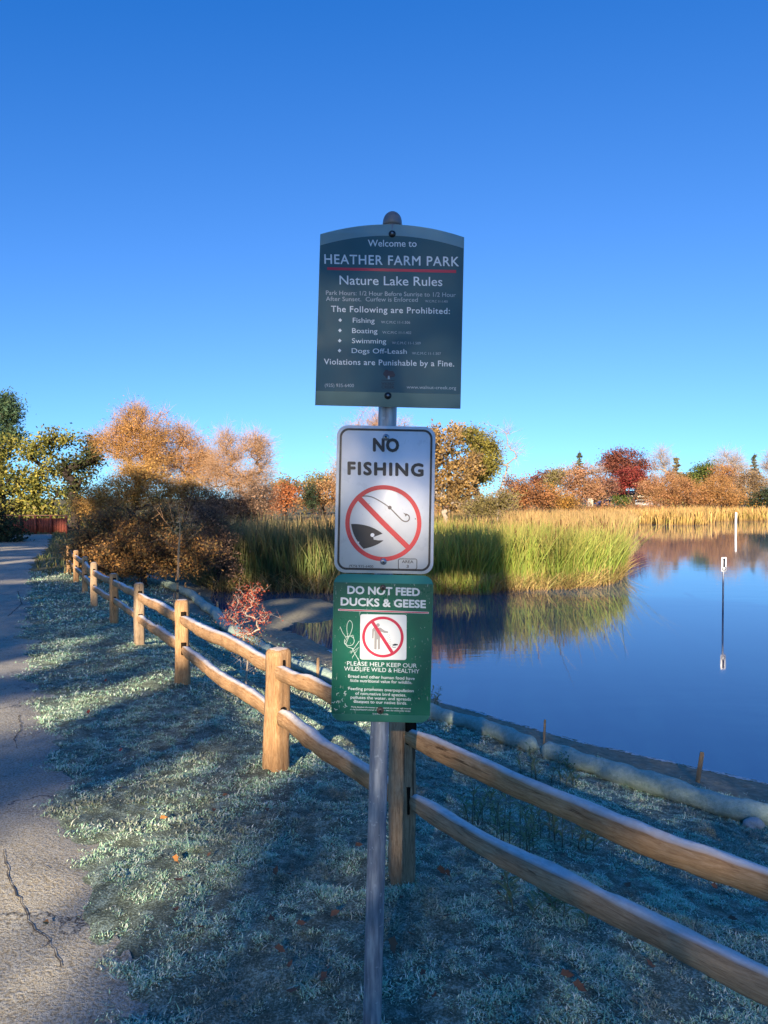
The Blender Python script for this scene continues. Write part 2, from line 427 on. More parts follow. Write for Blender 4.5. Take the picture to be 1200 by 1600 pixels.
# ------------------------------------------------------------------ signpost
def homog(src, dst):
    A = []; B = []
    for (x, y), (u, v) in zip(src, dst):
        A += [[x, y, 1, 0, 0, 0, -u * x, -u * y], [0, 0, 0, x, y, 1, -v * x, -v * y]]; B += [u, v]
    h = np.append(np.linalg.solve(np.array(A, float), np.array(B, float)), 1).reshape(3, 3)
    def f(p):
        q = np.atleast_2d(np.asarray(p, float)); r = np.c_[q, np.ones(len(q))] @ h.T
        return r[:, :2] / r[:, 2:]
    return f

def text_geo(body, bold=0.0, spacing=1.0):
    cu = bpy.data.curves.new('lettering', 'FONT'); cu.body = body; cu.size = 1.0; cu.space_character = spacing
    cu.resolution_u = 3; cu.align_x = 'LEFT'
    ob = bpy.data.objects.new('lettering', cu); COL.objects.link(ob)
    bpy.context.view_layer.update()
    dg = bpy.context.evaluated_depsgraph_get(); me = ob.evaluated_get(dg).to_mesh()
    v = np.array([x.co[:2] for x in me.vertices]); f = {}
    for p in me.polygons: f.setdefault(len(p.vertices), []).append(list(p.vertices))
    ob.evaluated_get(dg).to_mesh_clear()
    bpy.data.objects.remove(ob); bpy.data.curves.remove(cu)
    return v, [np.array(x) for x in f.values()]
CAP = None
class Sign:
    """a flat printed plate: u right, v up (metres), o = distance in front of the plate"""
    def __init__(s, corners, w, h):
        s.map = homog(corners, [(-w / 2, h / 2), (w / 2, h / 2), (-w / 2, -h / 2), (w / 2, -h / 2)])
        s.w, s.h = w, h; s.mb = MB()
    def uv(s, v, f, o, mat):
        v = np.asarray(v, float); s.mb.add(np.stack([v[:, 0], np.full(len(v), -o), v[:, 1]], 1), f, mat)
    def poly(s, pts, o, mat, mapped=True):
        p = s.map(pts) if mapped else np.asarray(pts, float)
        p = p[::-1] if np.sum(p[:, 0] * np.roll(p[:, 1], -1) - np.roll(p[:, 0], -1) * p[:, 1]) < 0 else p
        s.uv(p, np.arange(len(p))[None], o, mat)
    def band(s, pts, width, o, mat, closed=False):
        """stroke along a polyline in photo-zoom pixels, width in those pixels"""
        p = np.asarray(pts, float); 
        if closed: tg = np.roll(p, -1, 0) - np.roll(p, 1, 0)
        else: tg = np.gradient(p, axis=0)
        tg /= np.maximum(np.linalg.norm(tg, axis=1, keepdims=True), 1e-9); nn = np.stack([-tg[:, 1], tg[:, 0]], 1) * width / 2
        a = s.map(p + nn); b = s.map(p - nn); n = len(p); v = np.stack([a, b], 1).reshape(-1, 2)
        i = np.arange(n if closed else n - 1); j = (i + 1) % n
        s.uv(v, np.stack([2 * i, 2 * j, 2 * j + 1, 2 * i + 1], 1), o, mat)
    def text(s, body, x0, y0, x1, y1, cap, o, mat, bold=0.0, spacing=1.0):
        v, f = text_geo(body, bold, spacing)
        w0, w1 = v[:, 0].min(), v[:, 0].max()
        up = np.array([(y1 - y0) / (x1 - x0), -1.0])      # slight roll is in the map already
        t = (v[:, 0] - w0) / (w1 - w0)
        px = np.stack([x0 + (x1 - x0) * t, y0 + (y1 - y0) * t - v[:, 1] / 0.729 * cap], 1)
        b = bold * .5 * cap / .729
        for k, (dx, dy) in enumerate([(0, 0)] + ([(b, 0), (-b, 0), (0, b), (0, -b), (.7 * b, .7 * b), (-.7 * b, .7 * b), (.7 * b, -.7 * b), (-.7 * b, -.7 * b)] if bold else [])):
            s.uv(s.map(px + np.array([dx, dy])), f, o + k * .00003, mat)
    def plate(s, outline, th, mat):
        p = np.asarray(outline, float); n = len(p)
        if np.sum(p[:, 0] * np.roll(p[:, 1], -1) - np.roll(p[:, 0], -1) * p[:, 1]) < 0: p = p[::-1]
        v = np.concatenate([np.c_[p[:, 0], np.zeros(n), p[:, 1]], np.c_[p[:, 0], np.full(n, th), p[:, 1]]])
        i = np.arange(n); j = (i + 1) % n
        s.mb.add(v, [np.arange(n)[None], (np.arange(n)[::-1] + n)[None], np.stack([i, i + n, j + n, j], 1)], mat)

def rrect(x0, y0, x1, y1, r, k=8):
    pts = []
    for cx, cy, a0 in ((x1 - r, y1 - r, 0), (x0 + r, y1 - r, 90), (x0 + r, y0 + r, 180), (x1 - r, y0 + r, 270)):
        for i in range(k + 1):
            a = math.radians(a0 + 90 * i / k); pts.append((cx + r * math.cos(a), cy + r * math.sin(a)))
    return np.array(pts)
def arcpts(cx, cy, r, a0, a1, n=24):
    a = np.radians(np.linspace(a0, a1, n)); return np.stack([cx + r * np.cos(a), cy + r * np.sin(a)], 1)
def bez(p0, p1, p2, n=12):
    t = np.linspace(0, 1, n)[:, None]; return (1 - t) ** 2 * np.array(p0) + 2 * t * (1 - t) * np.array(p1) + t * t * np.array(p2)

def signmat(name, col, rough=.35, spec=.5, scratch=.0, vary=.08):
    m, nt, out = newmat(name)
    tc = nt.nodes.new('ShaderNodeTexCoord').outputs['Object']
    nz = noise(nt, 9, 4, .6, tc); v = ramp(nt, nz, [(.3, (1 - vary,) * 3), (.7, (1 + vary,) * 3)])
    c = mixc(nt, 1.0, col, v.outputs[0], 'MULTIPLY')
    if scratch:
        mp = nt.nodes.new('ShaderNodeMapping'); mp.inputs['Rotation'].default_value = (.3, .5, .2); mp.inputs['Scale'].default_value = (260, 260, 60); L(nt, tc, mp.inputs[0])
        s1 = noise(nt, 1.0, 2, .5, mp.outputs[0]); s2 = noise(nt, 14, 2, .5, tc)
        k = math_(nt, 'MULTIPLY', math_(nt, 'GREATER_THAN', s1, .68), math_(nt, 'GREATER_THAN', s2, .5))
        c = mixc(nt, math_(nt, 'MULTIPLY', k, scratch), c, (.55, .6, .55))
    r = ramp(nt, nz, [(.3, (rough - .06,) * 3), (.7, (rough + .1,) * 3)])
    principled(nt, out, c, r.outputs[0], spec)
    return m
S_ = {
 'slate': signmat('slate_print', (.034, .105, .135), .5, .3), 'slate_band': signmat('slate_band', (.26, .38, .37), .4, .5),
 'slate_text': signmat('pale_print', (.62, .72, .78), .4), 'slate_dim': signmat('dim_print', (.34, .44, .50), .4), 'logo': signmat('logo_print', (.006, .012, .035), .4),
 'redbar': signmat('red_print', (.50, .02, .06), .4),
 'white': signmat('white_sheet', (.80, .81, .82), .3, .5, .35, .06), 'black': signmat('black_print', (.013, .012, .016), .4, .5), 'red': signmat('red_ring', (.62, .035, .04), .4),
 'brown': signmat('faded_print', (.14, .11, .10), .45),
 'green': signmat('green_print', (.004, .115, .070), .3, .5, .45), 'green_band': signmat('green_band', (.07, .29, .21), .38, .5),
 'white2': signmat('white_print', (.70, .74, .74), .4), 'grey': signmat('grey_print', (.30, .29, .29), .45), 'scratch': signmat('scratch_white', (.52, .62, .56), .6),
 'alu': plain('alu_back', (.45, .46, .47), .4, .5, .8),
 'boltk': plain('bolt_black', (.012, .012, .014), .25, .5), 'bolts': plain('bolt_steel', (.40, .42, .45), .3, .5, .9), 'boltb': plain('bolt_rusty', (.11, .085, .07), .5, .4, .5),
}
POLE_D = 2.215
ptop = at(613.5, 332, POLE_D + .012); pbot = at(581.0, 1612, POLE_D)
ax = (ptop - pbot) / np.linalg.norm(ptop - pbot)
foot = pbot + ax * ((hz(pbot[0], pbot[1]) - .25 - pbot[2]) / ax[2])
post = tag(empty('sign_post', (pbot[0], pbot[1], hz(pbot[0], pbot[1]))), 'grey steel pole carrying three rule signs, standing in frosty grass before the rail fence', 'sign post')
m, nt, out = newmat('galvanised'); M['galv'] = m
tc = nt.nodes.new('ShaderNodeTexCoord').outputs['Object']
mp = nt.nodes.new('ShaderNodeMapping'); mp.inputs['Scale'].default_value = (1, 1, .12); L(nt, tc, mp.inputs[0])
n1 = noise(nt, 60, 4, .6, mp.outputs[0]); n2 = noise(nt, 7, 3, .5, tc)
col = ramp(nt, n1, [(.32, (.15, .17, .21)), (.5, (.29, .31, .35)), (.68, (.50, .52, .54))])
sp = math_(nt, 'GREATER_THAN', noise(nt, 55, 2, .5, tc), .68)
col = mixc(nt, math_(nt, 'MULTIPLY', sp, .5), col.outputs[0], (.62, .64, .66))
principled(nt, out, col, .48, .5, bump(nt, n1, .15, .003), .45)
R = .029
pipe_mb = MB(); zs = np.linspace(0, 1, 40)
pipe(pipe_mb, foot + (ptop - ax * .03 - foot)[None] * zs[:, None], R, 20)
pole = pipe_mb.build('pole', M['galv'], post, smooth=True, root=post)
cm = MB(); k = np.linspace(0, math.pi / 2, 9)
c0 = ptop - ax * .034
prof = [(-.012, R * 1.0), (-.012, R * 1.06), (.0, R * 1.06)] + [(.002 + .034 * math.sin(a), max(R * 1.04 * math.cos(a), .0008)) for a in k]
pipe(cm, np.array([c0 + ax * h for h, r in prof]), np.array([r for h, r in prof]), 20)
cap_o = cm.build('pole_cap', plain('cap_grey', (.17, .18, .20), .5, .5, .3), post, smooth=True, root=post)

def place_sign(sign, mats, name, label, centre, roll, tilt, yaw=0.0):
    o = sign.mb.build(name, mats, post)
    o.location = Vector(centre) - Vector(post.location)
    from mathutils import Matrix
    Rm = Matrix.Rotation(math.radians(yaw), 3, 'Z') @ Matrix.Rotation(math.radians(roll), 3, 'Y') @ Matrix.Rotation(math.radians(tilt), 3, 'X')
    o.rotation_euler = Rm.to_euler()
    o['label'] = label
    return o
def bolt(parent, u, v, r, mat, dark):
    mb = MB(); k = np.linspace(0, math.pi / 2, 6)
    prof = [(0.0, r), (.0012, r)] + [(.0014 + r * .55 * math.sin(a), max(r * .92 * math.cos(a), .0006)) for a in k]
    pipe(mb, np.array([(u, -.0004 - h, v) for h, _ in prof]), np.array([x for _, x in prof]), 16)
    pipe(mb, np.array([(u, -.0005 - r * .55 - h, v) for h in (0, .0018)]), r * .33, 6, 1)
    pipe(mb, np.array([(u, .001, v), (u, .03, v)]), r * .35, 8, 0)
    return mb.build('bolt', [mat, dark], parent, smooth=False)

# --- grey park sign
WD = 2.18
s1 = Sign([(105, 248), (1127, 270), (43, 1493), (1112, 1522)], .4495, .538)
hw, hh_ = .4495 / 2, .538 / 2
def arch(y_side, rise, n=24):
    x = np.linspace(-hw, hw, n); return np.stack([x, y_side + rise * (1 - (x / hw) ** 2)], 1)
s1.plate(np.concatenate([arch(hh_, .036), [(hw, -hh_), (-hw, -hh_)]]), .0028, 0)
e = .0012; x_ = np.linspace(-hw + e, hw - e, 24)
low = np.stack([x_, hh_ - .036 + .036 * (1 - (x_ / hw) ** 2)], 1)
s1.poly(np.concatenate([low, [(hw - e, -hh_ + .0445), (-hw + e, -hh_ + .0445)]]), .0005, 1, False)
T = s1.text
T('Welcome to', 443, 335, 788, 338, 50, .001, 2, .012); T('HEATHER FARM PARK', 132, 457, 1090, 476, 70, .001, 2, .022, 1.1)
s1.poly([(150, 483), (1071, 503), (1071, 524), (150, 502)], .001, 3)
T('Nature Lake Rules', 237, 606, 973, 618, 68, .001, 2, .008)
T('Park Hours: 1/2 Hour Before Sunrise to 1/2 Hour', 138, 680, 1070, 697, 33, .001, 4, .0)
T('After Sunset.  Curfew is Enforced', 137, 724, 797, 732, 33, .001, 4, .0); T('W.C.M.C 11-1.401', 850, 735, 1012, 738, 18, .001, 4)
T('The Following are Prohibited:', 173, 803, 1028, 820, 46, .001, 2, .020, 1.09)
for (dx, dy), w_, (x0, x1, yb, ye), (cx0, cx1, cy) , cd in (((237, 864), 'Fishing', (328, 485, 882, 885), (532, 742, 888), 'W.C.M.C 11-1.506'), ((234, 939), 'Boating', (322, 505, 958, 961), (541, 750, 963), 'W.C.M.C 11-1.402'),
        ((231, 1014), 'Swimming', (320, 568, 1032, 1036), (610, 818, 1040), 'W.C.M.C 11-1.509'), ((229, 1087), 'Dogs Off-Leash', (317, 717, 1105, 1112), (755, 966, 1117), 'W.C.M.C 11-1.507')):
    s1.poly([(dx - 13, dy), (dx, dy - 14), (dx + 13, dy), (dx, dy + 14)], .001, 2)
    T(w_, x0, yb, x1, ye, 38, .001, 2, .0); T(cd, cx0, cy, cx1, cy + 3, 20, .001, 4)
T('Violations are Punishable by a Fine.', 115, 1188, 1062, 1206, 44, .001, 2, .020, 1.07)
for i in range(9):
    a = i * 2.4; rr = 26 * math.sqrt(i / 9)
    s1.poly(arcpts(584 + rr * 1.35 * math.cos(a), 1262 + rr * .8 * math.sin(a), 17, 0, 340, 9), .001 + .00003 * i, 5)
s1.poly([(580, 1275), (590, 1275), (593, 1300), (577, 1300)], .0014, 4)
s1.poly([(532, 1305), (628, 1307), (628, 1311), (532, 1309)], .001, 5)
T('WALNUT', 532, 1343, 627, 1345, 22, .001, 5, .02); T('CREEK', 532, 1369, 627, 1371, 22, .001, 5, .02)
T('(925) 935-6400', 117, 1356, 330, 1359, 26, .001, 4); T('www.walnut-creek.org', 715, 1370, 1078, 1378, 26, .001, 4)
o1 = place_sign(s1, [S_['slate_band'], S_['slate'], S_['slate_text'], S_['redbar'], S_['slate_dim'], S_['logo']], 'sign_panel', 'grey arched park rules panel with pale lettering and a red line', at(609.3, 501.4, WD + .006), 1.45, -3.5, -.6)
for p in ((615, 247), (578, 1424)):
    u, v = s1.map(p)[0]; bolt(o1, u, v, .0112, S_['boltk'], S_['bolts'])

# --- no fishing sign
s2 = Sign([(106, 93), (1088, 102), (77, 1565), (1072, 1580)], .306, .457)
s2.plate(rrect(-.153, -.2285, .153, .2285, .034), .002, 0)
def ring_uv(s, a, b, o, mat):
    n = len(a); v = np.concatenate([a, b]); i = np.arange(n); j = (i + 1) % n
    s.uv(v, np.stack([i, j, j + n, i + n], 1), o, mat)
ring_uv(s2, rrect(-.144, -.2195, .144, .2195, .028), rrect(-.1375, -.213, .1375, .213, .0225), .0006, 1)
T = s2.text
T('NO', 470, 346, 717, 350, 130, .001, 1, .085, 1.10); T('FISHING', 217, 580, 963, 592, 127, .001, 1, .085, 1.18)
s2.band(arcpts(570, 1068, 360, 0, 360, 73)[:-1], 43, .0012, 2, True)
s2.band([(328, 820), (570, 1068), (822, 1312)], 52, .0014, 2)
fish = np.concatenate([bez((247, 1077), (430, 1070), (562, 1172), 14), [(520, 1188), (468, 1208), (474, 1232), (520, 1240)], bez((572, 1240), (500, 1300), (372, 1325), 10), bez((372, 1325), (262, 1212), (247, 1077), 10)[1:-1]])
s2.poly(fish, .001, 1)
s2.poly(arcpts(461, 1187, 20, 0, 345, 18), .0014, 0); s2.poly(arcpts(324, 1259, 6, 0, 300, 7), .0014, 0)
s2.band(np.concatenate([bez((350, 802), (425, 780), (520, 838), 9), bez((520, 838), (580, 872), (628, 908), 6)[1:]]), 10, .001, 3)
s2.poly(arcpts(633, 910, 19, 0, 345, 16), .0011, 3)
s2.band(np.concatenate([[(640, 918), (700, 980), (752, 1032)], bez((752, 1032), (795, 1066), (824, 1036), 9), bez((824, 1036), (846, 990), (796, 974), 9)[1:]]), 11, .001, 3)
s2.poly([(768, 960), (812, 978), (800, 990), (790, 1000), (786, 980)], .00115, 3)
T('(925) 935-6400', 228, 1510, 470, 1516, 26, .001, 1); T('AREA', 758, 1466, 873, 1468, 30, .001, 1, .006); T('3', 804, 1514, 826, 1515, 30, .001, 1, .006)
s2.band(rrect(722, 1425, 908, 1528, 18, 4), 6, .001, 1, True)
for (a, b, r) in ((425, 873, 4), (890, 1022, 6), (300, 1500, 4)): s2.poly(arcpts(a, b, r, 0, 300, 6), .001, 1)
o2 = place_sign(s2, [S_['white'], S_['black'], S_['red'], S_['brown']], 'sign_panel', 'white no fishing panel with black border and red slashed circle', at(601.5, 780.5, WD), 1.1, -2.5)
for p in ((592, 210), (572, 1452)):
    u, v = s2.map(p)[0]; bolt(o2, u, v, .0105, S_['bolts'], S_['boltk'])

# --- do not feed sign
s3 = Sign([(97, 75), (1078, 80), (83, 1530), (1050, 1540)], .3075, .459)
s3.plate(rrect(-.15375, -.2295, .15375, .2295, .032), .002, 0)
s3.poly([(-.1528, .2035), (.1528, .2035), (.1528, -.2065), (-.1528, -.2065)], .0006, 1, False)
T = s3.text
T('DO NOT FEED', 235, 269, 940, 281, 78, .001, 2, .075); T('DUCKS & GEESE', 170, 385, 1000, 400, 78, .001, 2, .075)
s3.band([(143, 432), (1032, 449)], 18, .0009, 2); s3.band([(148, 432), (1028, 449)], 10, .0012, 3)
s3.poly(rrect(360, 472, 815, 920, 22, 5), .0010, 2)
s3.band(arcpts(583, 695, 190, 0, 360, 61)[:-1], 27, .0016, 3, True); s3.band([(478, 545), (680, 855)], 32, .0018, 3)
s3.poly(arcpts(534, 578, 18, 0, 345, 16), .0013, 4)
s3.poly([(492, 603), (560, 603), (600, 632), (632, 638), (634, 655), (596, 654), (556, 640), (556, 815), (534, 822), (533, 720), (524, 720), (523, 822), (498, 818), (500, 640), (496, 640), (492, 712), (476, 712), (477, 620)], .0013, 4)
for i in range(16): s3.poly(arcpts(632 + 14 * math.sin(i * 2.1) + i * 1.5, 668 + i * 7.5, 4, 0, 300, 6), .0013, 4)
s3.poly([(676, 770), (700, 760), (732, 764), (728, 775), (700, 780), (682, 780)], .0013, 6); s3.band([(672, 790), (690, 797), (712, 794)], 5, .0013, 6)
T('PLEASE HELP KEEP OUR', 235, 980, 918, 996, 43, .001, 2); T('WILDLIFE WILD & HEALTHY', 207, 1032, 943, 1051, 43, .001, 2)
for tx, a, b, c, d in (('Bread and other human food have', 247, 1100, 897, 1116), ('little nutritional value for wildlife.', 270, 1142, 872, 1156), ('Feeding promotes overpopulation', 250, 1222, 887, 1238),
        ('of non-native bird species,', 318, 1268, 815, 1281), ('pollutes the water, and spreads', 272, 1308, 862, 1321), ('diseases to our native birds.', 303, 1348, 825, 1361)):
    T(tx, a, b, c, d, 31, .001, 2, .012)
T('More detailed information can be viewed on a larger sign located', 280, 1395, 860, 1406, 14, .001, 2, .02); T('at the southeastern corner of the lake, near the community center.', 268, 1419, 862, 1430, 14, .001, 2, .02)
T('W.C.M.C. 11-1.356', 487, 1462, 640, 1466, 15, .001, 2, .02)
for pl in (np.concatenate([bez((165, 600), (185, 665), (222, 702), 8), arcpts(255, 738, 48, 210, 560, 26)]), np.concatenate([bez((238, 690), (215, 560), (258, 535), 10), bez((258, 535), (305, 560), (268, 660), 10), bez((268, 660), (240, 720), (222, 770), 8)]),
           [(352, 738), (310, 800), (268, 862), (300, 838), (352, 798), (318, 850), (285, 902)], bez((282, 812), (320, 880), (352, 935), 8), [(300, 815), (240, 800), (205, 760), (240, 700), (290, 680), (300, 720)], [(340, 905), (362, 960), (335, 1010), (300, 1030)]):
    s3.band(pl, 5, .0011, 5)
for i in range(14):
    x, y = rng.uniform(120, 330), rng.uniform(1220, 1440); a = rng.uniform(0, 6)
    s3.band([(x, y), (x + 22 * math.cos(a), y + 22 * math.sin(a)), (x + 34 * math.cos(a + .6), y + 34 * math.sin(a + .6))], rng.uniform(2, 7), .0012 + i * .00002, 5)
for i in range(26):
    x, y = rng.uniform(120, 1040), rng.uniform(180, 1300); a = rng.uniform(0, 6)
    s3.band([(x, y), (x + rng.uniform(4, 16) * math.cos(a), y + 14 * math.sin(a))], rng.uniform(1.5, 3.5), .0012 + i * .00002, 5)
o3 = place_sign(s3, [S_['green_band'], S_['green'], S_['white2'], S_['redbar'], S_['grey'], S_['scratch'], S_['logo']], 'sign_panel', 'green do not feed ducks and geese panel with scratched scribble', at(597, 1013.5, WD - .002), 1.25, 1.0)
for p, r in (((580, 205), .0095), ((563, 1420), .0115)):
    u, v = s3.map(p)[0]; bolt(o3, u, v, r, S_['boltb'], S_['boltk'])

# ------------------------------------------------------------------ split rail fence
def woodmat(name, a, b, c, frost=.5):
    m, nt, out = newmat(name)
    tc = nt.nodes.new('ShaderNodeTexCoord').outputs['Object']; g = nt.nodes.new('ShaderNodeNewGeometry')
    at_ = nt.nodes.new('ShaderNodeAttribute'); at_.attribute_name = 'grain'
    v = at_.outputs['Vector']
    mp = nt.nodes.new('ShaderNodeMapping'); mp.inputs['Scale'].default_value = (1, 1, .10); L(nt, v, mp.inputs[0])
    n1 = noise(nt, 110, 8, .78, mp.outputs[0], .8); n2 = noise(nt, 3.5, 4, .6, v); n3 = noise(nt, 20, 6, .7, mp.outputs[0], 1.8)
    col = ramp(nt, n1, [(.34, a), (.5, b), (.66, c)])
    d = ramp(nt, n2, [(.3, (.62, .60, .58)), (.6, (1.06, 1.04, 1.0))]); col = mixc(nt, 1.0, col.outputs[0], d.outputs[0], 'MULTIPLY')
    ckk = ramp(nt, n3, [(.33, (.22, .18, .16)), (.40, (1, 1, 1))]); col = mixc(nt, .85, col, ckk.outputs[0], 'MULTIPLY')
    up = math_(nt, 'MULTIPLY', math_(nt, 'SUBTRACT', attr(nt, 'rime'), .74, True), 5.0, True)
    fr = math_(nt, 'MULTIPLY', up, math_(nt, 'ADD', .45, math_(nt, 'MULTIPLY', noise(nt, 35, 4, .6, v), .9), True))
    col = mixc(nt, math_(nt, 'MULTIPLY', fr, frost), col, (.80, .82, .80))
    principled(nt, out, col, .82, .2, bump(nt, n1, .7, .006)); return m
M['cedar'] = woodmat('cedar', (.25, .13, .06), (.44, .26, .125), (.58, .38, .21), .85)
M['cedar_old'] = woodmat('cedar_weathered', (.20, .135, .085), (.36, .26, .165), (.48, .37, .25), .85)
M['slot'] = plain('slot_dark', (.02, .014, .01), .95, 0)
def set_grain(o, G, rime):
    b_ = o.data.attributes.new('rime', 'FLOAT', 'POINT'); b_.data.foreach_set('value', np.asarray(rime, np.float32).ravel())
    a = o.data.attributes.new('grain', 'FLOAT_VECTOR', 'POINT'); a.data.foreach_set('vector', np.asarray(G, np.float32).ravel())

fpos = FENCE[1:11]
froot = tag(empty('rail_fence', (fpos[3][0], fpos[3][1], hz(*fpos[3]))), 'two-rail split cedar fence running from the lower right away along the path', 'fence')
def ang(i):
    a = np.array(fpos[max(i - 1, 0)]); b = np.array(fpos[min(i + 1, len(fpos) - 1)]); d = b - a; return math.atan2(d[1], d[0])
FW = [.13, .115, .150, .14, .12, .135, .13, .135, .125, .13]
tops = []
def fence_post(i):
    x, y = fpos[i]; z0 = hz(x, y); h = .80 + .03 * math.sin(i * 2.3); w = FW[i] / 2
    th = ang(i) + (.35 if i == 2 else .2 * math.sin(i * 1.7)); n = 16; lv = 22
    if i == 1: th = ang(i) - .5
    zs = np.concatenate([np.linspace(-.25, h - .05, lv), [h - .03, h - .014, h - .004, h]])
    sc = np.concatenate([np.ones(lv), [.97, .88, .68, .30]])
    a = np.arange(n) * 2 * math.pi / n + math.pi / n
    rr = (1 / np.maximum(np.abs(np.cos(a)), np.abs(np.sin(a)))) * .9; rr = np.minimum(rr, 1.13)
    V = []; G = []
    r_ = np.random.default_rng(100 + i); ph = r_.uniform(0, 6, 4)
    facet = 1 + .06 * r_.normal(size=n)
    for z, k in zip(zs, sc):
        wob = 1 + .035 * np.sin(z * 9 + ph[0] + np.sin(a * 2 + ph[1]) * 1.2) + .03 * np.sin(a * 3 + ph[2] + z * 4)
        base = 1.05 if z < .1 else 1.0
        r = w * rr * facet * wob * k * base * (1 + r_.normal(0, .012, n))
        lx = .012 * math.sin(z * 4 + ph[3])
        px = r * np.cos(a) + lx; py = r * np.sin(a)
        V.append(np.stack([x + px * math.cos(th) - py * math.sin(th), y + px * math.sin(th) + py * math.cos(th), np.full(n, z0 + z)], 1)); G.append(np.stack([px + i * 3.1, py, np.full(n, z)], 1))
    V = np.concatenate(V); G = np.concatenate(G); m_ = len(zs); ii = np.arange(n); jj = (ii + 1) % n
    f = np.concatenate([np.stack([ii, jj, jj + n, ii + n], 1) + k * n for k in range(m_ - 1)])
    mb = MB(); mb.add(V, [f, (np.arange(n) + (m_ - 1) * n)[None]])
    # dark mortise mouths where the rails enter
    for zz in (.63, .335):
        for sd, j in ((1, i + 1), (-1, i - 1)):
            if not 0 <= j < len(fpos): continue
            d = np.array(fpos[j]) - np.array(fpos[i]); d = d / np.linalg.norm(d)
            c = np.array([x, y, z0 + zz + .018]) + np.array([d[0], d[1], 0]) * w * .93
            box(mb, c, (.02, .045, .115), 1, math.atan2(d[1], d[0]))
    mat = M['cedar_old'] if i in (1, 6, 4) else M['cedar']
    o = mb.build('post', [mat, M['slot']], froot, root=froot)
    nG = np.zeros((len(o.data.vertices), 3)); nG[:len(G)] = G; rm = np.zeros(len(nG)); rm[len(G) - 2 * n:len(G)] = .85; set_grain(o, nG, rm)
    return o
def fence_rail(i, zz, dz0=0.0, dz1=0.0, thick=.115, seed=0, sag=0.0):
    a = np.array([fpos[i][0], fpos[i][1], hz(*fpos[i]) + zz + dz0]); b = np.array([fpos[i + 1][0], fpos[i + 1][1], hz(*fpos[i + 1]) + zz + dz1])
    r_ = np.random.default_rng(500 + seed); n = 9; m_ = 120; t = np.linspace(-.012, 1.012, m_)
    Ln = np.linalg.norm(b - a); d = (b - a) / Ln; s = norm(np.cross(d, [0, 0, 1])); u = np.cross(s, d)
    # hand-split section: broad outer face, flat-ish top, ragged underside
    sec = np.array([(-.40, .46), (.0, .52), (.42, .42), (.52, .10), (.44, -.34), (.12, -.54), (-.2, -.5), (-.46, -.32), (-.54, .08)]) + r_.normal(0, .045, (n, 2))
    kx = r_.uniform(0, 6, 6); V = []; G = []
    def walk(k, amp): 
        w = r_.normal(0, amp, (k, n)); return np.stack([np.interp(t, np.linspace(0, 1, k), w[:, q]) for q in range(n)], 1)
    chip = walk(14, .030) + walk(45, .028) + walk(120, .012); chip2 = walk(14, .020) + walk(45, .018); kink = np.interp(t, np.linspace(0, 1, 9), r_.normal(0, .004, 9))
    ti = -1
    kn = r_.uniform(.2, .8)
    for tt in t:
        tap = min(1, .68 + 4 * min(max(tt, 0) + .004, max(1 - tt, 0) + .004)) if .0 <= tt <= 1 else .5
        off = .009 * math.sin(tt * 5 + kx[0]) + .004 * math.sin(tt * 13 + kx[1]) - sag * 4 * tt * (1 - tt)
        offs = .010 * math.sin(tt * 4 + kx[2])
        off *= min(1, 8 * min(max(tt, 0), max(1 - tt, 0))) if sag == 0 else 1
        w_ = thick * .78 * tap * (1 + .10 * math.sin(tt * 9 + kx[3])); h_ = thick * 1.0 * tap * (1 + .05 * math.sin(tt * 7 + kx[4]) + .03 * math.sin(tt * 23 + kx[5]) + .12 * math.exp(-((tt - kn) / .02) ** 2))
        jit = 1 + .03 * np.sin(np.arange(n) * 2.1 + tt * 31 + kx[1]) 
        p = a + (b - a) * tt; ti += 1; off += kink[ti]; jit = jit + chip[ti]
        V.append(p + s * (sec[:, :1] * w_ * jit[:, None] + offs) + u * (sec[:, 1:] * h_ * jit[:, None] + off + chip2[ti][:, None] * thick * .5)); G.append(np.stack([sec[:, 0] * w_ + seed * 2.3, sec[:, 1] * h_, np.full(n, tt * Ln)], 1))
    V = np.concatenate(V); G = np.concatenate(G); ii = np.arange(n); jj = (ii + 1) % n
    f = np.concatenate([np.stack([ii, ii + n, jj + n, jj], 1) + k * n for k in range(m_ - 1)])
    mb = MB().add(V, [f, np.arange(n)[None], (np.arange(n)[::-1] + (m_ - 1) * n)[None]])
    o = mb.build('rail', [M['cedar_old'] if i == 0 and zz < .5 else M['cedar']], froot, root=froot); set_grain(o, G, np.tile([.8, 1, .9, .1, 0, 0, 0, 0, .05], m_)); return o
for i in range(len(fpos)): fence_post(i)
for i in range(len(fpos) - 1):
    fence_rail(i, .63, thick=.104 if i else .082, seed=i * 2, dz0=.02 if i in (0, 1) else 0, dz1=(-.015 if i == 0 else 0)); fence_rail(i, .335, thick=.096 if i else .080, seed=i * 2 + 1, dz0=.20 if i == 0 else .01, dz1=.01, sag=.10 if i == 0 else 0)

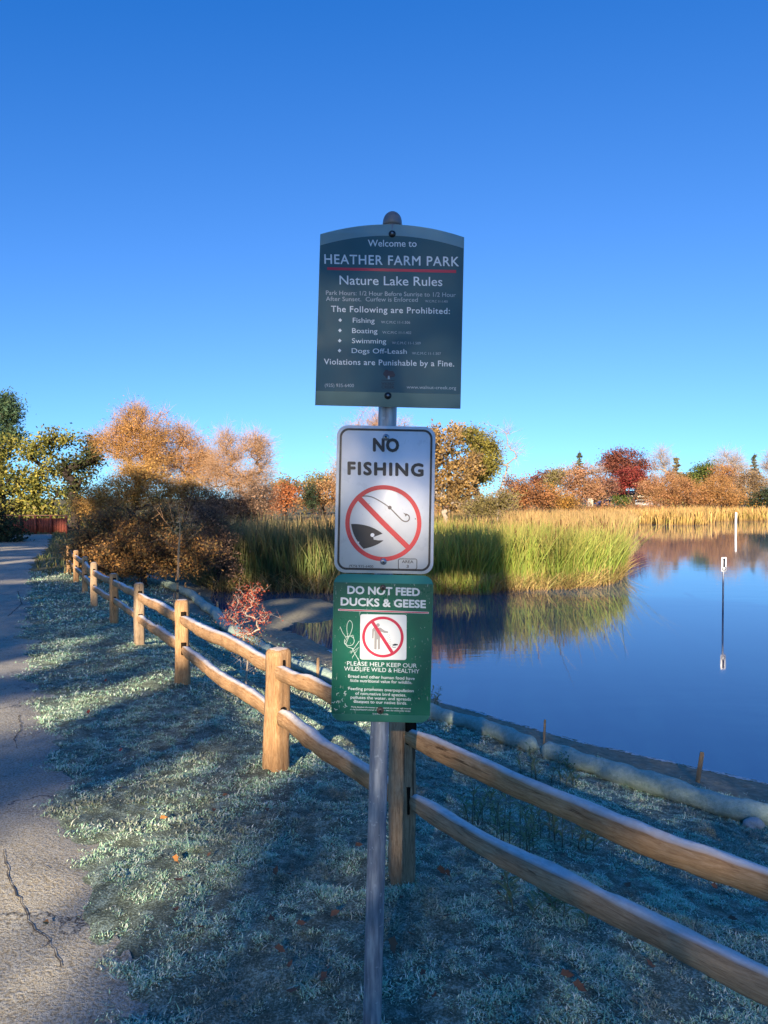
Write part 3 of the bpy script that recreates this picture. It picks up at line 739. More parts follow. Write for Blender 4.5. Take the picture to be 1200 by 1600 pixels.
# ------------------------------------------------------------------ straw wattles, stakes, rock
m, nt, out = newmat('wattle_net'); M['wattle'] = m
pos = geopos(nt); n1 = noise(nt, 26, 5, .65, pos); wv_ = nt.nodes.new('ShaderNodeTexVoronoi'); wv_.inputs['Scale'].default_value = 70; wv_.feature = 'DISTANCE_TO_EDGE'; L(nt, pos, wv_.inputs['Vector'])
col = ramp(nt, n1, [(.3, (.28, .39, .31)), (.55, (.40, .51, .42)), (.8, (.54, .63, .54))])
net = math_(nt, 'LESS_THAN', wv_.outputs['Distance'], .05)
col = mixc(nt, math_(nt, 'MULTIPLY', net, .25), col.outputs[0], (.10, .13, .10))
principled(nt, out, col, .85, .2, bump(nt, n1, .6, .02))
def wattle(pxs, r, label, seed):
    P = np.array([hit(*p) for p in pxs]); seg = np.r_[0, np.cumsum(np.linalg.norm(np.diff(P, axis=0), axis=1))]
    t = np.linspace(0, seg[-1], max(30, int(seg[-1] / .05))); Q = np.stack([np.interp(t, seg, P[:, k]) for k in range(3)], 1)
    for k in range(2):
        ker = np.ones(9) / 9; Q[:, k] = np.convolve(np.pad(Q[:, k], 4, 'edge'), ker, 'valid')
    Q[:, 2] = height(Q[:, 0], Q[:, 1]) + r * .86
    rr = r * (1 + .07 * np.sin(t * 5.5 + seed) + .03 * np.sin(t * 13 + seed * 2)); e_ = np.minimum(t, t[-1] - t); rr = rr * np.clip(.35 + e_ / .16, .35, 1)
    mb = MB(); pipe(mb, Q, rr, 16)
    V = mb.v[0]; V += (noise2(V[:, 0], V[:, 1] + V[:, 2], 14, 3, 2)[:, None] - .5) * .025; mb.v[0] = V
    o = mb.build('straw_wattle', M['wattle'], None, origin=Q[len(Q) // 2] * np.array([1, 1, 0]) + np.array([0, 0, Q[len(Q) // 2][2] - r * .72]), smooth=True)
    tag(o, label, 'straw wattle', 'netted straw wattles along the lake bank')
wattle([(640, 1112), (690, 1129), (760, 1148), (815, 1172), (846, 1182)], .082, 'netted straw wattle ending just right of the green sign behind the fence', 1)
wattle([(841, 1180), (900, 1200), (1000, 1233), (1080, 1258), (1130, 1278), (1200, 1290), (1330, 1322)], .082, 'thick netted straw wattle on the bank at the right edge above the rails', 2)
wattle([(430, 1038), (470, 1050), (500, 1062), (560, 1085), (645, 1106)], .085, 'netted straw wattle behind the bright fence post and under the green sign', 3)
wattle([(225, 906), (262, 918), (300, 934), (335, 962), (352, 985), (420, 1030)], .10, 'netted straw wattle curving downhill past the young staked tree', 4)
M['lath'] = plain('lath', (.42, .27, .15), .85, .2, nscale=14, vary=.3, bmp=.3)
stake0 = None
def stake(px, py, h, label, tilt=0.0, w=.03):
    global stake0
    p = hit(px, py)
    if stake0 is None:
        mb = MB(); v = []
        for z, s in ((-.15, .6), (.0, 1), (.5, 1.03), (.94, .97), (1, .75)): v += [(-s * .5, -.22, z), (s * .5, -.22, z), (s * .5, .22, z), (-s * .5, .22, z)]
        f = [(a + k * 4, b + k * 4, b + 4 + k * 4, a + 4 + k * 4) for k in range(4) for a, b in ((0, 1), (1, 2), (2, 3), (3, 0))] + [(16, 17, 18, 19)]
        mb.add(np.array(v), np.array(f)); o = mb.build('wooden_stake', M['lath'], None, origin=(0, 0, 0)); stake0 = o
    else:
        o = stake0.copy(); COL.objects.link(o)
    o.location = p; o.scale = (w, w, h); o.rotation_euler = (tilt * .5, tilt, rng.uniform(-.5, .5))
    tag(o, label, 'stake', 'wooden stakes pinning the straw wattles')
stake(850, 1166, .26, 'thin wooden stake in the mud right of the first straw wattle joint', .03, .022); stake(1090, 1222, .27, 'lath stake leaning beside the thick wattle near the right edge', .12, .035)
stake(241, 912, .16, 'short stake at the far end of the curving wattle', 0, .05); stake(290, 922, .2, 'short stake just right of the young staked tree', .05, .05)
stake(312, 940, .22, 'short stake between the young tree and the red shrub', .0, .05); stake(340, 955, .22, 'short stake on the wattle just left of the red shrub', -.03, .05)
stake(496, 1066, .3, 'dark lath stake by the wattle left of the green sign', .03, .035); stake(166, 893, .3, 'short pale stake behind the fifth fence bay by the brown bush', .0, .07)
m_ = MB(); 
import bmesh
bm = bmesh.new(); bmesh.ops.create_icosphere(bm, subdivisions=3, radius=1); 
for v in bm.verts:
    n_ = noise2(np.array([v.co.x * 1.3 + v.co.z]), np.array([v.co.y * 1.3 - v.co.z * .7]), 1.4, 77, 2)[0]; v.co *= .75 + .5 * n_
me = bpy.data.meshes.new('pale_rock'); bm.to_mesh(me); bm.free(); rk = bpy.data.objects.new('pale_rock', me); COL.objects.link(rk); me.materials.append(plain('rock', (.42, .43, .40), .9, .2, nscale=9, vary=.3, bmp=.5))
p = hit(1177, 1293); rk.location = p + np.array([0, 0, .015]); rk.scale = (.065, .05, .045); tag(rk, 'pale rock on the bank just below the thick straw wattle', 'rock')

# ------------------------------------------------------------------ markers in the lake
p = at(1129.5, 958, 1100 * 2.61 / 180.); lm = tag(empty('lake_sign', (p[0], p[1], WZ)), 'small white sign on a thin steel post standing in the lake', 'sign')
D_ = p[1]; mb = MB(); pipe(mb, np.array([(p[0], p[1], WZ - .5), (p[0] - .0, p[1], WZ + .6), (p[0] + .005, p[1], WZ + 1.27)]), .020, 10); mb.build('pole', M['galv'], lm, root=lm, smooth=True)
ls = Sign([(0, 0), (46, 0), (0, 140), (46, 140)], .15, .33); ls.plate(rrect(-.075, -.165, .075, .165, .02), .004, 0)
for (a, b, w_, h_) in ((23, 22, 12, 12), (23, 62, 9, 34)): ls.poly([(a - w_, b - h_), (a + w_, b - h_), (a + w_, b + h_), (a - w_, b + h_)] if h_ > 20 else arcpts(a, b, w_, 0, 340, 14), .002, 1)
ls.band(arcpts(23, 108, 16, 0, 360, 25)[:-1], 6, .002, 1, True)
sp_ = ls.mb.build('sign_panel', [S_['white'], S_['black']], lm); sp_.location = (0.005, -.024, 1.27 - .165); sp_.rotation_euler = (0, 0, .35)
p = at(1149.5, 831, 54.); mk = MB(); pipe(mk, np.array([(p[0], p[1], WZ - .6), (p[0], p[1], WZ + .6), (p[0] + .02, p[1], WZ + 1.46), (p[0] + .02, p[1], WZ + 1.5)]), np.array([.075, .075, .075, .05]), 12)
tag(mk.build('marker_post', plain('white_paint', (.78, .79, .80), .5, .4, nscale=4, vary=.1), None, origin=(p[0], p[1], WZ), smooth=True), 'plain white marker post standing in the lake before the far reeds', 'marker post')

# ------------------------------------------------------------------ trees and shrubs
def wpos(px, D, z=None):
    x = (px - 600) / F * D
    return np.array([x, D, max(hz(x, D), WZ) if z is None else z])

def skeleton(base, clus, r_trunk, fork=.3, lean=(0, 0), wig=.12, mids=2):
    """branches that reach every cluster centre; returns segment arrays with pipe-model radii"""
    top = clus.mean(0); top = base + (top - base) * fork * np.array([1 + lean[0], 1 + lean[1], 1])
    Hh = clus[:, 2].max() - base[2]
    nodes = [base - np.array([0, 0, .2])]; par = [-1]
    for k in range(1, 5):
        t = k / 4; p = base + (top - base) * t + np.array([math.sin(t * 3 + base[0]), math.cos(t * 4 + base[0]), 0]) * Hh * .012
        nodes.append(p); par.append(len(nodes) - 2)
    order = np.argsort(np.linalg.norm(clus - top, axis=1)); ends = []
    for ci in order:
        c = clus[ci]; A = np.array(nodes); d = np.linalg.norm(A - c, axis=1)
        d = d + np.where(A[:, 2] > c[2] + .05 * Hh, .5 * d, 0); d[:3] += Hh * .35
        j = int(np.argmin(d)); p0 = A[j]; prev = j; ln = np.linalg.norm(c - p0)
        for k in range(1, mids + 1):
            t = k / (mids + 1); p = p0 + (c - p0) * t + rng.normal(0, wig * ln * .5, 3) + np.array([0, 0, ln * .08 * math.sin(t * math.pi)])
            nodes.append(p); par.append(prev); prev = len(nodes) - 1
        nodes.append(c); par.append(prev); ends.append(len(nodes) - 1)
    A = np.array(nodes); par = np.array(par); cnt = np.zeros(len(A))
    for e_ in ends: cnt[e_] += 1
    for k in range(len(A) - 1, 0, -1): cnt[par[k]] += cnt[k]
    rad = r_trunk * (np.maximum(cnt, .5) / max(cnt[0], 1)) ** .48
    rad[0] *= 1.35
    i = np.arange(1, len(A))
    return A[par[i]], A[i], rad[par[i]] * .92, rad[i]

def sample_lobes(lobes, D, n, dep=.9, bias=.4):
    """cluster centres inside ellipsoids given as photo px centre/radii at depth D (+ optional own depth offset)"""
    area = np.array([l[2] * l[3] for l in lobes], float); k = rng.choice(len(lobes), n, p=area / area.sum())
    out = []
    for q in k:
        l = lobes[q]; d = D + (l[4] if len(l) > 4 else 0); c = at(l[0], l[1], d); rx, rz = l[2] / F * d, l[3] / F * d
        v = rand_dirs(1)[0] * rng.uniform() ** bias; out.append(c + v * np.array([rx, dep * min(rx, rz * 1.3), rz]))
    return np.array(out)

GREENERY = {}
def lm(name, *a, **k):
    if name not in GREENERY: GREENERY[name] = leafmat(name, *a, **k)
    return GREENERY[name]

def tree(name, label, cat, D, bpx, lobes, mat, leaf=.16, ncl=50, nl=70, sig=.45, tw=10, twl=None, tw_w=.02, twmat=None, bark='bark', rt=.2, fork=.3, group=None, asp=.6, up=.3, flat=.75, base=None, lean=(0, 0), trunk_name='trunk', bias=.4, wig=.14, second=None, dep=.9):
    b = wpos(bpx, D) if base is None else np.asarray(base, float)
    root = tag(empty(name, b), label, cat, group)
    cl = sample_lobes(lobes, D, ncl, dep, bias)
    P0, P1, R0, R1 = skeleton(b, cl, rt, fork, lean, wig)
    mb = MB(); tubes(mb, P0, P1, R0, R1, 7 if D < 25 else 5)
    mb.build(trunk_name, M[bark] if isinstance(bark, str) else bark, root, root=root)
    cb = MB()
    if nl:
        n = ncl * nl; c = np.repeat(cl, nl, 0) + rng.normal(size=(n, 3)) * sig * np.array([1, 1, flat]) * rng.uniform(.6, 1.2, (n, 1))
        leaves(cb, c, leaf, asp)
    if tw:
        n = ncl * tw; p0 = np.repeat(cl, tw, 0) + rng.normal(size=(n, 3)) * sig * .35
        dr = rand_dirs(n); dr[:, 2] = dr[:, 2] * .8 + up; ctr = cl.mean(0); dr = norm(dr + .5 * norm(p0 - ctr))
        ln = (twl or sig * 1.9) * rng.uniform(.5, 1.2, n)[:, None]
        mid = p0 + dr * ln * .55 + rng.normal(size=(n, 3)) * ln * .06; p1 = mid + norm(dr + rng.normal(size=(n, 3)) * .25 + np.array([0, 0, .15])) * ln * .5
        twigs(cb, p0, p1, tw_w, 1); twigs(cb, mid, mid + norm(dr + rng.normal(size=(n, 3)) * .6) * ln * .5, tw_w * .7, 1)
    cb.build('crown', [mat, twmat or (M[bark] if isinstance(bark, str) else bark)], root, root=root)
    return root

def conifer(label, D, bpx, top_py, half_px, mat, layers=16, droop=.25, name='conifer', group=None, start=.12, ragged=.25, nb=8, nl=26, leaf=.3, irregular=0):
    b = wpos(bpx, D); top = at(bpx, top_py, D); Hh = top[2] - b[2]; Rm = half_px / F * D
    root = tag(empty(name, b), label, 'tree', group); mb = MB()
    pipe(mb, np.array([b + np.array([0, 0, Hh * t]) for t in (-.02, .3, .7, 1)]), np.array([.035, .026, .012, .003]) * Hh, 7)
    cb = MB(); P0 = []; P1 = []
    for k in range(layers):
        t = start + (1 - start) * k / layers; R_ = Rm * (1 - t) ** .75 * (1 - .35 * (k == 0))
        if irregular: R_ *= rng.uniform(1 - irregular, 1 + irregular)
        for q in range(nb):
            a = rng.uniform(0, 6.28); r_ = R_ * rng.uniform(1 - ragged, 1.1); p0 = b + np.array([0, 0, Hh * (t + rng.uniform(-.02, .02))]); p1 = p0 + np.array([math.cos(a) * r_, math.sin(a) * r_, -droop * r_ + .08 * r_])
            P0.append(p0); P1.append(p1); n = nl; u = rng.uniform(.12, 1.05, n)[:, None]
            c = p0 + (p1 - p0) * u + rng.normal(size=(n, 3)) * np.array([.10, .10, .045]) * max(R_, .4) ; leaves(cb, c, leaf, .35, 0, .5)
    P0 = np.array(P0); P1 = np.array(P1); tubes(mb, P0, P1, np.full(len(P0), .012 * Hh * .4), np.full(len(P0), .01), 4)
    mb.build('trunk', M['bark_dark'], root, root=root); cb.build('crown', mat, root, root=root)
    return root

# palettes (real-world leaf colours)
OAK = lm('oak_leaves', [(.13, .16, .035), (.32, .28, .05), (.40, .34, .07), (.07, .10, .03), (.20, .20, .045)], .3)
OAKD = lm('dark_oak_leaves', [(.03, .045, .015), (.06, .07, .02), (.09, .09, .03)], .25)
PINE = lm('pine_needles', [(.035, .075, .04), (.06, .11, .055), (.09, .13, .05)], .15)
ORANGE = lm('orange_willow_leaves', [(.50, .235, .075), (.56, .29, .09), (.40, .19, .065), (.52, .31, .11), (.32, .17, .07)], .22)
YORANGE = lm('golden_willow_leaves', [(.60, .35, .08), (.68, .38, .10), (.48, .28, .08), (.34, .24, .07)], .22)
BROWNB = lm('brown_bush_leaves', [(.33, .165, .055), (.46, .23, .07), (.22, .135, .05), (.62, .31, .085), (.15, .12, .05), (.30, .19, .06)], .3)
PURPLE = lm('bare_purple_twigs', [(.26, .16, .10), (.36, .21, .12), (.19, .13, .09)], .2)
SYC = lm('brown_sycamore_leaves', [(.30, .18, .06), (.38, .23, .075), (.21, .14, .05), (.44, .29, .11), (.17, .12, .045)], .3)
GRN = lm('yellow_green_leaves', [(.24, .22, .045), (.31, .26, .055), (.17, .17, .035), (.38, .29, .075)], .35)
OLIVE = lm('olive_leaves', [(.24, .20, .07), (.30, .24, .09), (.18, .16, .05)], .3)
RUST = lm('rust_leaves', [(.42, .19, .075), (.36, .155, .06), (.48, .23, .09), (.30, .14, .07)], .35)
YEL = lm('amber_leaves', [(.48, .26, .05), (.42, .22, .05), (.36, .22, .06)], .35)
TAN = lm('tan_leaves', [(.46, .24, .13), (.40, .21, .12), (.52, .28, .15), (.34, .19, .11)], .35)
MAR = lm('maroon_leaves', [(.20, .065, .045), (.26, .085, .05), (.15, .05, .04), (.30, .11, .055)], .3)
RED = lm('red_leaves', [(.28, .045, .04), (.34, .055, .045), (.20, .04, .035), (.30, .10, .06)], .35)
DKG = lm('dark_green_leaves', [(.02, .035, .018), (.035, .055, .025), (.05, .07, .03)], .2)
MIDG = lm('mid_green_leaves', [(.10, .14, .03), (.16, .19, .04), (.07, .10, .025)], .3)
CED = lm('cedar_needles', [(.11, .14, .085), (.15, .17, .10), (.08, .11, .07)], .15)
CEDT = lm('tan_cedar_needles', [(.26, .21, .11), (.21, .18, .10), (.16, .15, .08)], .15)
REDL = lm('scarlet_leaves', [(.46, .085, .045), (.55, .13, .06), (.38, .06, .05), (.48, .20, .09)], .4)
BARE = plain('bare_twigs', (.36, .28, .23), .9, .1)
BAREP = plain('bare_pink_twigs', (.44, .28, .17), .9, .1)
TWO = plain('orange_twigs', (.42, .24, .09), .9, .1)
TWD = plain('dark_twigs', (.10, .07, .055), .9, .1)

# left group beyond the path
tree('pine_tree', 'tall dark green pine rising behind the yellow-green oak at the left edge', 'tree', 58, 0, [(8, 636, 22, 16), (22, 660, 20, 16), (-8, 622, 24, 14), (-20, 660, 40, 26), (5, 680, 36, 20)], PINE, .30, 90, 90, .42, 4, bark='bark_dark', rt=.3, fork=.6, asp=.3)
tree('oak_tree', 'broad yellow-green oak behind the red-brown plank fence', 'tree', 47, 30, [(15, 765, 70, 42), (-10, 710, 60, 42), (60, 700, 40, 24), (88, 692, 28, 18), (80, 745, 42, 34), (40, 800, 65, 16), (118, 772, 22, 22), (-70, 740, 60, 60)], OAK, .21, 190, 90, .40, 4, bark='bark_dark', rt=.4, fork=.35)
tree('oak_tree', 'sparse dark oak with a bent black trunk where the path ends', 'tree', 44, 113, [(140, 704, 20, 16), (128, 735, 26, 22), (152, 715, 12, 16), (100, 728, 18, 18), (118, 765, 16, 14), (142, 690, 10, 8)], OAKD, .2, 55, 42, .36, 8, bark='bark_dark', rt=.34, fork=.42, twmat=TWD, lean=(.02, 0))
tree('hedge_bush', 'dark green bush crowding the far left side of the path', 'bush', 34, 0, [(0, 828, 34, 30), (-40, 815, 50, 45), (22, 838, 16, 18)], DKG, .14, 60, 90, .35, 3, bark='bark_dark', rt=.06, fork=.15, trunk_name='stems')
# orange willows
WG = 'orange willows beyond the rail fence'
tree('willow_tree', 'tall orange willow, highest of the willows left of the signs', 'tree', 33, 203, [(205, 668, 27, 30), (182, 690, 22, 28), (222, 712, 40, 34), (252, 668, 16, 22), (240, 700, 30, 30), (160, 690, 10, 18), (215, 645, 14, 16)], ORANGE, .085, 210, 85, .31, 26, .7, .011, TWO, 'bark_dark', .13, .35, WG, .35, wig=.08)
tree('willow_tree', 'orange-pink willow between the tallest willow and the thin twiggy one', 'tree', 34, 285, [(287, 688, 26, 18), (300, 715, 34, 26), (275, 735, 36, 28), (318, 735, 26, 26), (258, 690, 12, 20)], ORANGE, .085, 160, 80, .31, 28, .7, .011, BAREP, 'bark_dark', .12, .35, WG, .35, wig=.08)
tree('willow_tree', 'thin twiggy pinkish willow nearest the signs with bare branch ends', 'tree', 33, 380, [(396, 700, 26, 20), (405, 735, 22, 28), (352, 690, 20, 15), (360, 720, 24, 24), (385, 755, 32, 26), (340, 745, 24, 26)], ORANGE, .075, 150, 55, .31, 40, .8, .010, BAREP, 'bark_dark', .12, .32, WG, .35, wig=.08)
tree('golden_bush', 'golden orange thicket below the tallest willow', 'bush', 29, 205, [(190, 775, 52, 26), (240, 765, 45, 30), (150, 790, 34, 22), (285, 772, 42, 28), (215, 740, 30, 20)], YORANGE, .10, 160, 90, .26, 24, .6, .010, TWO, 'bark_dark', .1, .2, None, .4, trunk_name='stems')
tree('brown_thicket', 'dark purple-brown twiggy thicket under the thin willow beside the reeds', 'bush', 29, 375, [(350, 795, 45, 26), (395, 790, 30, 28), (310, 790, 30, 26), (415, 775, 14, 18)], PURPLE, .09, 110, 80, .32, 34, .6, .010, TWD, 'bark_dark', .1, .2, None, .4, trunk_name='stems')
tree('brown_bush', 'big brown leafy bush just behind the far rail fence', 'bush', 18.5, 225, [(225, 845, 56, 44), (165, 840, 42, 42), (290, 858, 42, 34), (190, 868, 66, 26), (250, 808, 26, 18), (132, 858, 28, 30), (322, 872, 26, 22), (180, 800, 18, 14), (195, 884, 74, 16), (285, 884, 52, 16), (240, 870, 60, 24)], BROWNB, .085, 400, 48, .18, 28, .42, .006, TWD, 'bark_dark', .08, .12, None, .45, trunk_name='stems', base=wpos(225, 18.2))
tree('leaning_shrub', 'low grey-brown shrub between the brown bush and the reeds', 'bush', 19.5, 335, [(335, 850, 28, 40), (350, 880, 20, 26), (318, 810, 24, 20)], PURPLE, .07, 60, 60, .22, 26, .5, .007, TWD, 'bark_dark', .05, .12, None, .45, trunk_name='stems')

# centre and far left-of-signs background
BK = 'shrubs and trees behind the reed field left of the signs'
tree('scarlet_bush', 'red-orange bush behind the reeds beside the thin willow', 'bush', 62, 448, [(450, 772, 24, 20), (432, 780, 14, 14)], lm('redorange_leaves', [(.50, .17, .06), (.56, .22, .08), (.42, .15, .06)], .35), .17, 45, 70, .45, 10, bark='bark_dark', rt=.1, fork=.2, group=BK, trunk_name='stems')
tree('tan_bush', 'tan-orange bush behind the reeds just left of the white sign', 'bush', 60, 505, [(505, 770, 26, 24), (535, 760, 22, 32), (482, 780, 14, 12)], lm('apricot_leaves', [(.48, .25, .10), (.42, .22, .09), (.52, .30, .13), (.30, .19, .08)], .35), .17, 70, 75, .45, 12, bark='bark_dark', rt=.12, fork=.2, group=BK, trunk_name='stems')
tree('far_oak', 'olive oak rising over the red-orange bush left of the signs', 'tree', 75, 443, [(446, 756, 12, 8), (432, 762, 10, 7), (452, 765, 14, 8)], OLIVE, .22, 30, 60, .5, 4, bark='bark_dark', rt=.2, group=BK)
tree('far_oak', 'olive oak rising over the tan-orange bush left of the white sign', 'tree', 76, 500, [(490, 754, 18, 10), (505, 746, 16, 9), (475, 762, 12, 8), (515, 752, 14, 12)], OLIVE, .22, 40, 60, .5, 4, bark='bark_dark', rt=.22, group=BK)
tree('dark_tree', 'small dark green tree between the red-orange and tan bushes', 'tree', 58, 486, [(486, 768, 7, 9), (488, 785, 6, 10), (481, 775, 5, 6)], DKG, .16, 22, 50, .3, 4, bark='bark_dark', rt=.08, group=BK)
tree('tan_tree', 'pale tan thin-leaved tree whose top shows between the two upper signs', 'tree', 44, 600, [(590, 660, 34, 24), (560, 700, 36, 40), (610, 690, 40, 40), (540, 740, 26, 36)], TAN, .09, 110, 55, .42, 24, .9, .012, BAREP, 'bark', .12, .35, None, .4)
tree('sycamore_tree', 'brown-leaved sycamore directly right of the white sign', 'tree', 40, 698, [(700, 688, 30, 26), (668, 700, 28, 34), (690, 725, 36, 26), (722, 758, 40, 18), (688, 765, 36, 26), (742, 722, 18, 16), (655, 745, 26, 36), (700, 780, 30, 16)], SYC, .17, 130, 80, .27, 10, .6, .012, BARE, 'bark_pale', .16, .35, None, .7)
tree('green_tree', 'rounded yellow-green tree behind the brown sycamore', 'tree', 43, 750, [(752, 700, 26, 32), (766, 718, 17, 34), (745, 735, 28, 30), (735, 682, 18, 14)], GRN, .13, 120, 110, .29, 4, bark='bark', rt=.22, fork=.3)
tree('bare_tree', 'leafless tree with forked branches right of the yellow-green tree', 'tree', 45, 772, [(790, 675, 6, 14), (796, 700, 14, 8), (806, 706, 6, 12), (780, 710, 10, 18), (786, 725, 12, 8), (765, 665, 3, 8)], TAN, .06, 26, 0, .3, 9, 1.0, .016, BARE, 'bark_pale', .06, .4, wig=.06)
tree('olive_bush', 'olive scrub at the foot of the brown sycamore above the reeds', 'bush', 37, 765, [(765, 790, 28, 14), (790, 780, 14, 16), (735, 795, 20, 10)], OLIVE, .11, 60, 80, .28, 10, .5, .01, BARE, 'bark_dark', .06, .15, None, .5, trunk_name='stems')

# far shore on the right
FS = 'autumn trees along the far shore'
tree('rust_bush', 'wide rust-orange bush right of the yellow-green tree', 'bush', 66, 815, [(815, 765, 34, 22), (840, 775, 28, 18), (800, 780, 24, 16)], RUST, .17, 90, 85, .5, 12, bark='bark_dark', rt=.12, fork=.2, group=FS, trunk_name='stems')
tree('amber_bush', 'amber-yellow bush between the rust bush and the round tan tree', 'bush', 72, 868, [(866, 782, 24, 12), (858, 768, 16, 12), (885, 785, 20, 10)], YEL, .17, 55, 80, .45, 8, bark='bark_dark', rt=.1, fork=.2, group=FS, trunk_name='stems')
tree('olive_tree', 'olive-green tree peeking over the amber-yellow bush', 'tree', 82, 868, [(866, 752, 14, 12), (874, 745, 10, 10)], OLIVE, .24, 30, 65, .5, 8, 1.2, .03, BARE, 'bark', .2, group=FS)
tree('maroon_tree', 'low maroon tree behind the rust-orange bush', 'tree', 92, 842, [(848, 748, 18, 9), (835, 752, 12, 6), (860, 742, 8, 5)], MAR, .25, 34, 60, .55, 6, bark='bark_dark', rt=.2, group=FS)
tree('tan_tree', 'round pinkish-tan tree below the thin cedar left of the red trees', 'tree', 80, 905, [(907, 748, 26, 20), (900, 770, 26, 20), (925, 765, 16, 20)], TAN, .18, 85, 85, .5, 12, 1.0, .02, TWO, 'bark', .2, .3, FS)
conifer('thin grey-green cedar standing above the round tan tree', 100, 905, 704, 17, CED, 8, .1, 'cedar_tree', FS, .55, .4, 6, 34, .42, .35)
tree('bare_tree', 'faint leafless tree beside the thin cedar', 'tree', 104, 888, [(890, 738, 12, 10), (930, 738, 12, 9)], MAR, .2, 26, 16, .6, 14, 1.5, .04, BARE, 'bark', .2, .4, FS)
tree('maroon_tree', 'dull brown-maroon tree left of the big maroon tree', 'tree', 98, 940, [(938, 752, 20, 14), (925, 765, 18, 14), (950, 762, 16, 12)], lm('brownred_leaves', [(.26, .12, .075), (.20, .09, .06), (.32, .16, .09)], .3), .24, 60, 60, .55, 6, 1.0, .02, BARE, 'bark_dark', .22, .3, FS)
tree('maroon_tree', 'big round-topped maroon tree towering over the bright red tree', 'tree', 112, 975, [(975, 716, 31, 13), (952, 728, 18, 12), (995, 728, 20, 16), (975, 735, 28, 16), (962, 720, 14, 12)], MAR, .26, 120, 85, .62, 4, bark='bark_dark', rt=.4, fork=.4, group=FS)
tree('red_tree', 'bright red tree with a dark trunk in front of the big maroon tree', 'tree', 106, 990, [(985, 747, 22, 14), (975, 757, 18, 12), (1002, 752, 16, 14), (985, 738, 12, 8)], RED, .24, 80, 90, .55, 3, bark='bark_dark', rt=.3, fork=.35, group=FS)
tree('dark_tree', 'dark evergreen between the bright red tree and the dull maroon one', 'tree', 110, 963, [(963, 763, 7, 12), (1002, 768, 8, 6)], DKG, .24, 30, 70, .5, 2, bark='bark_dark', rt=.2, group=FS)
tree('green_shrub', 'small green shrub in front of the cream building', 'bush', 98, 970, [(970, 781, 12, 9), (980, 787, 12, 6)], MIDG, .18, 30, 70, .35, 3, bark='bark_dark', rt=.06, group=FS, trunk_name='stems')
tree('tan_willow', 'tan-orange willow right of the bright red tree', 'tree', 94, 1022, [(1020, 758, 22, 16), (1035, 770, 28, 18), (1008, 768, 12, 14), (1045, 750, 18, 14)], TAN, .18, 95, 80, .5, 16, 1.1, .02, TWO, 'bark', .25, .3, FS)
tree('bare_tree', 'pale leafless tree between the red trees and the layered tan cedar', 'tree', 118, 1033, [(1022, 726, 8, 14), (1036, 718, 9, 16), (1044, 728, 7, 14)], TAN, .1, 36, 6, .6, 22, 2.2, .035, BARE, 'bark_pale', .22, .45, FS)
conifer('layered tan-green cedar behind the tan-orange willow', 114, 1056, 713, 21, CEDT, 8, .02, 'cedar_tree', FS, .5, .25, 8, 44, .5, .25)
tree('rust_tree', 'broad rust-orange willow in the middle of the far shore', 'tree', 90, 1065, [(1060, 766, 34, 22), (1085, 775, 26, 18), (1040, 780, 24, 14)], lm('rust_b', [(.40, .20, .09), (.46, .23, .10), (.34, .17, .08)], .35), .17, 110, 85, .5, 16, 1.1, .02, TWO, 'bark', .25, .3, FS)
tree('green_tree', 'bright green tree rising above the rust willows on the far shore', 'tree', 104, 1098, [(1098, 738, 16, 12), (1105, 730, 9, 8), (1085, 745, 12, 9), (1092, 752, 16, 10)], MIDG, .24, 60, 90, .5, 2, bark='bark_dark', rt=.25, group=FS)
tree('dark_tree', 'dark evergreen left of the bright green far-shore tree', 'tree', 106, 1076, [(1075, 748, 9, 9), (1068, 757, 8, 7), (1082, 762, 9, 8)], DKG, .24, 30, 75, .45, 2, bark='bark_dark', rt=.2, group=FS)
tree('rust_tree', 'amber-rust willow leaning right below the bright green tree', 'tree', 90, 1110, [(1105, 770, 26, 18), (1130, 775, 28, 18), (1120, 758, 22, 16), (1145, 780, 20, 12)], lm('rust_c', [(.44, .24, .08), (.38, .19, .075), (.48, .27, .10)], .35), .17, 110, 85, .5, 16, 1.1, .02, TWO, 'bark', .25, .3, FS)
tree('rust_tree', 'tall russet willow behind the amber-rust one', 'tree', 100, 1130, [(1130, 742, 20, 14), (1145, 755, 22, 16)], RUST, .2, 60, 75, .5, 16, 1.2, .025, TWO, 'bark', .25, .3, FS)
tree('bare_tree', 'large pale leafless tree over the russet willow', 'tree', 116, 1140, [(1135, 724, 16, 14), (1150, 728, 10, 14), (1122, 728, 10, 10)], TAN, .1, 44, 8, .6, 22, 2.4, .035, BARE, 'bark_pale', .28, .45, FS)
conifer('tall dark spruce near the right edge of the far shore', 118, 1178, 708, 17, CED, 13, .25, 'spruce_tree', FS, .25, .2, 8, 30, .45, .1)
conifer('short spruce just left of the tall dark spruce', 120, 1158, 724, 10, CED, 9, .25, 'spruce_tree', FS, .3, .2, 7, 26, .42, .1)
tree('tan_tree', 'olive-tan willow below the tall dark spruce', 'tree', 92, 1175, [(1172, 752, 26, 18), (1185, 770, 26, 18), (1160, 775, 18, 14)], lm('olivetan', [(.34, .22, .10), (.28, .19, .09), (.38, .26, .12)], .35), .18, 90, 75, .5, 16, 1.1, .02, BARE, 'bark', .25, .3, FS)
tree('dark_tree', 'dark green shrub at the right edge of the far shore', 'bush', 88, 1195, [(1192, 780, 12, 14), (1215, 775, 20, 20), (1170, 788, 10, 8)], DKG, .2, 50, 80, .45, 4, bark='bark_dark', rt=.15, fork=.2, group=FS, trunk_name='stems')
tree('bare_tree', 'leafless tree cut by the right edge of the view', 'tree', 112, 1205, [(1200, 725, 8, 14), (1215, 730, 12, 14)], TAN, .1, 26, 10, .6, 20, 2.0, .035, BARE, 'bark', .2, .45, FS)

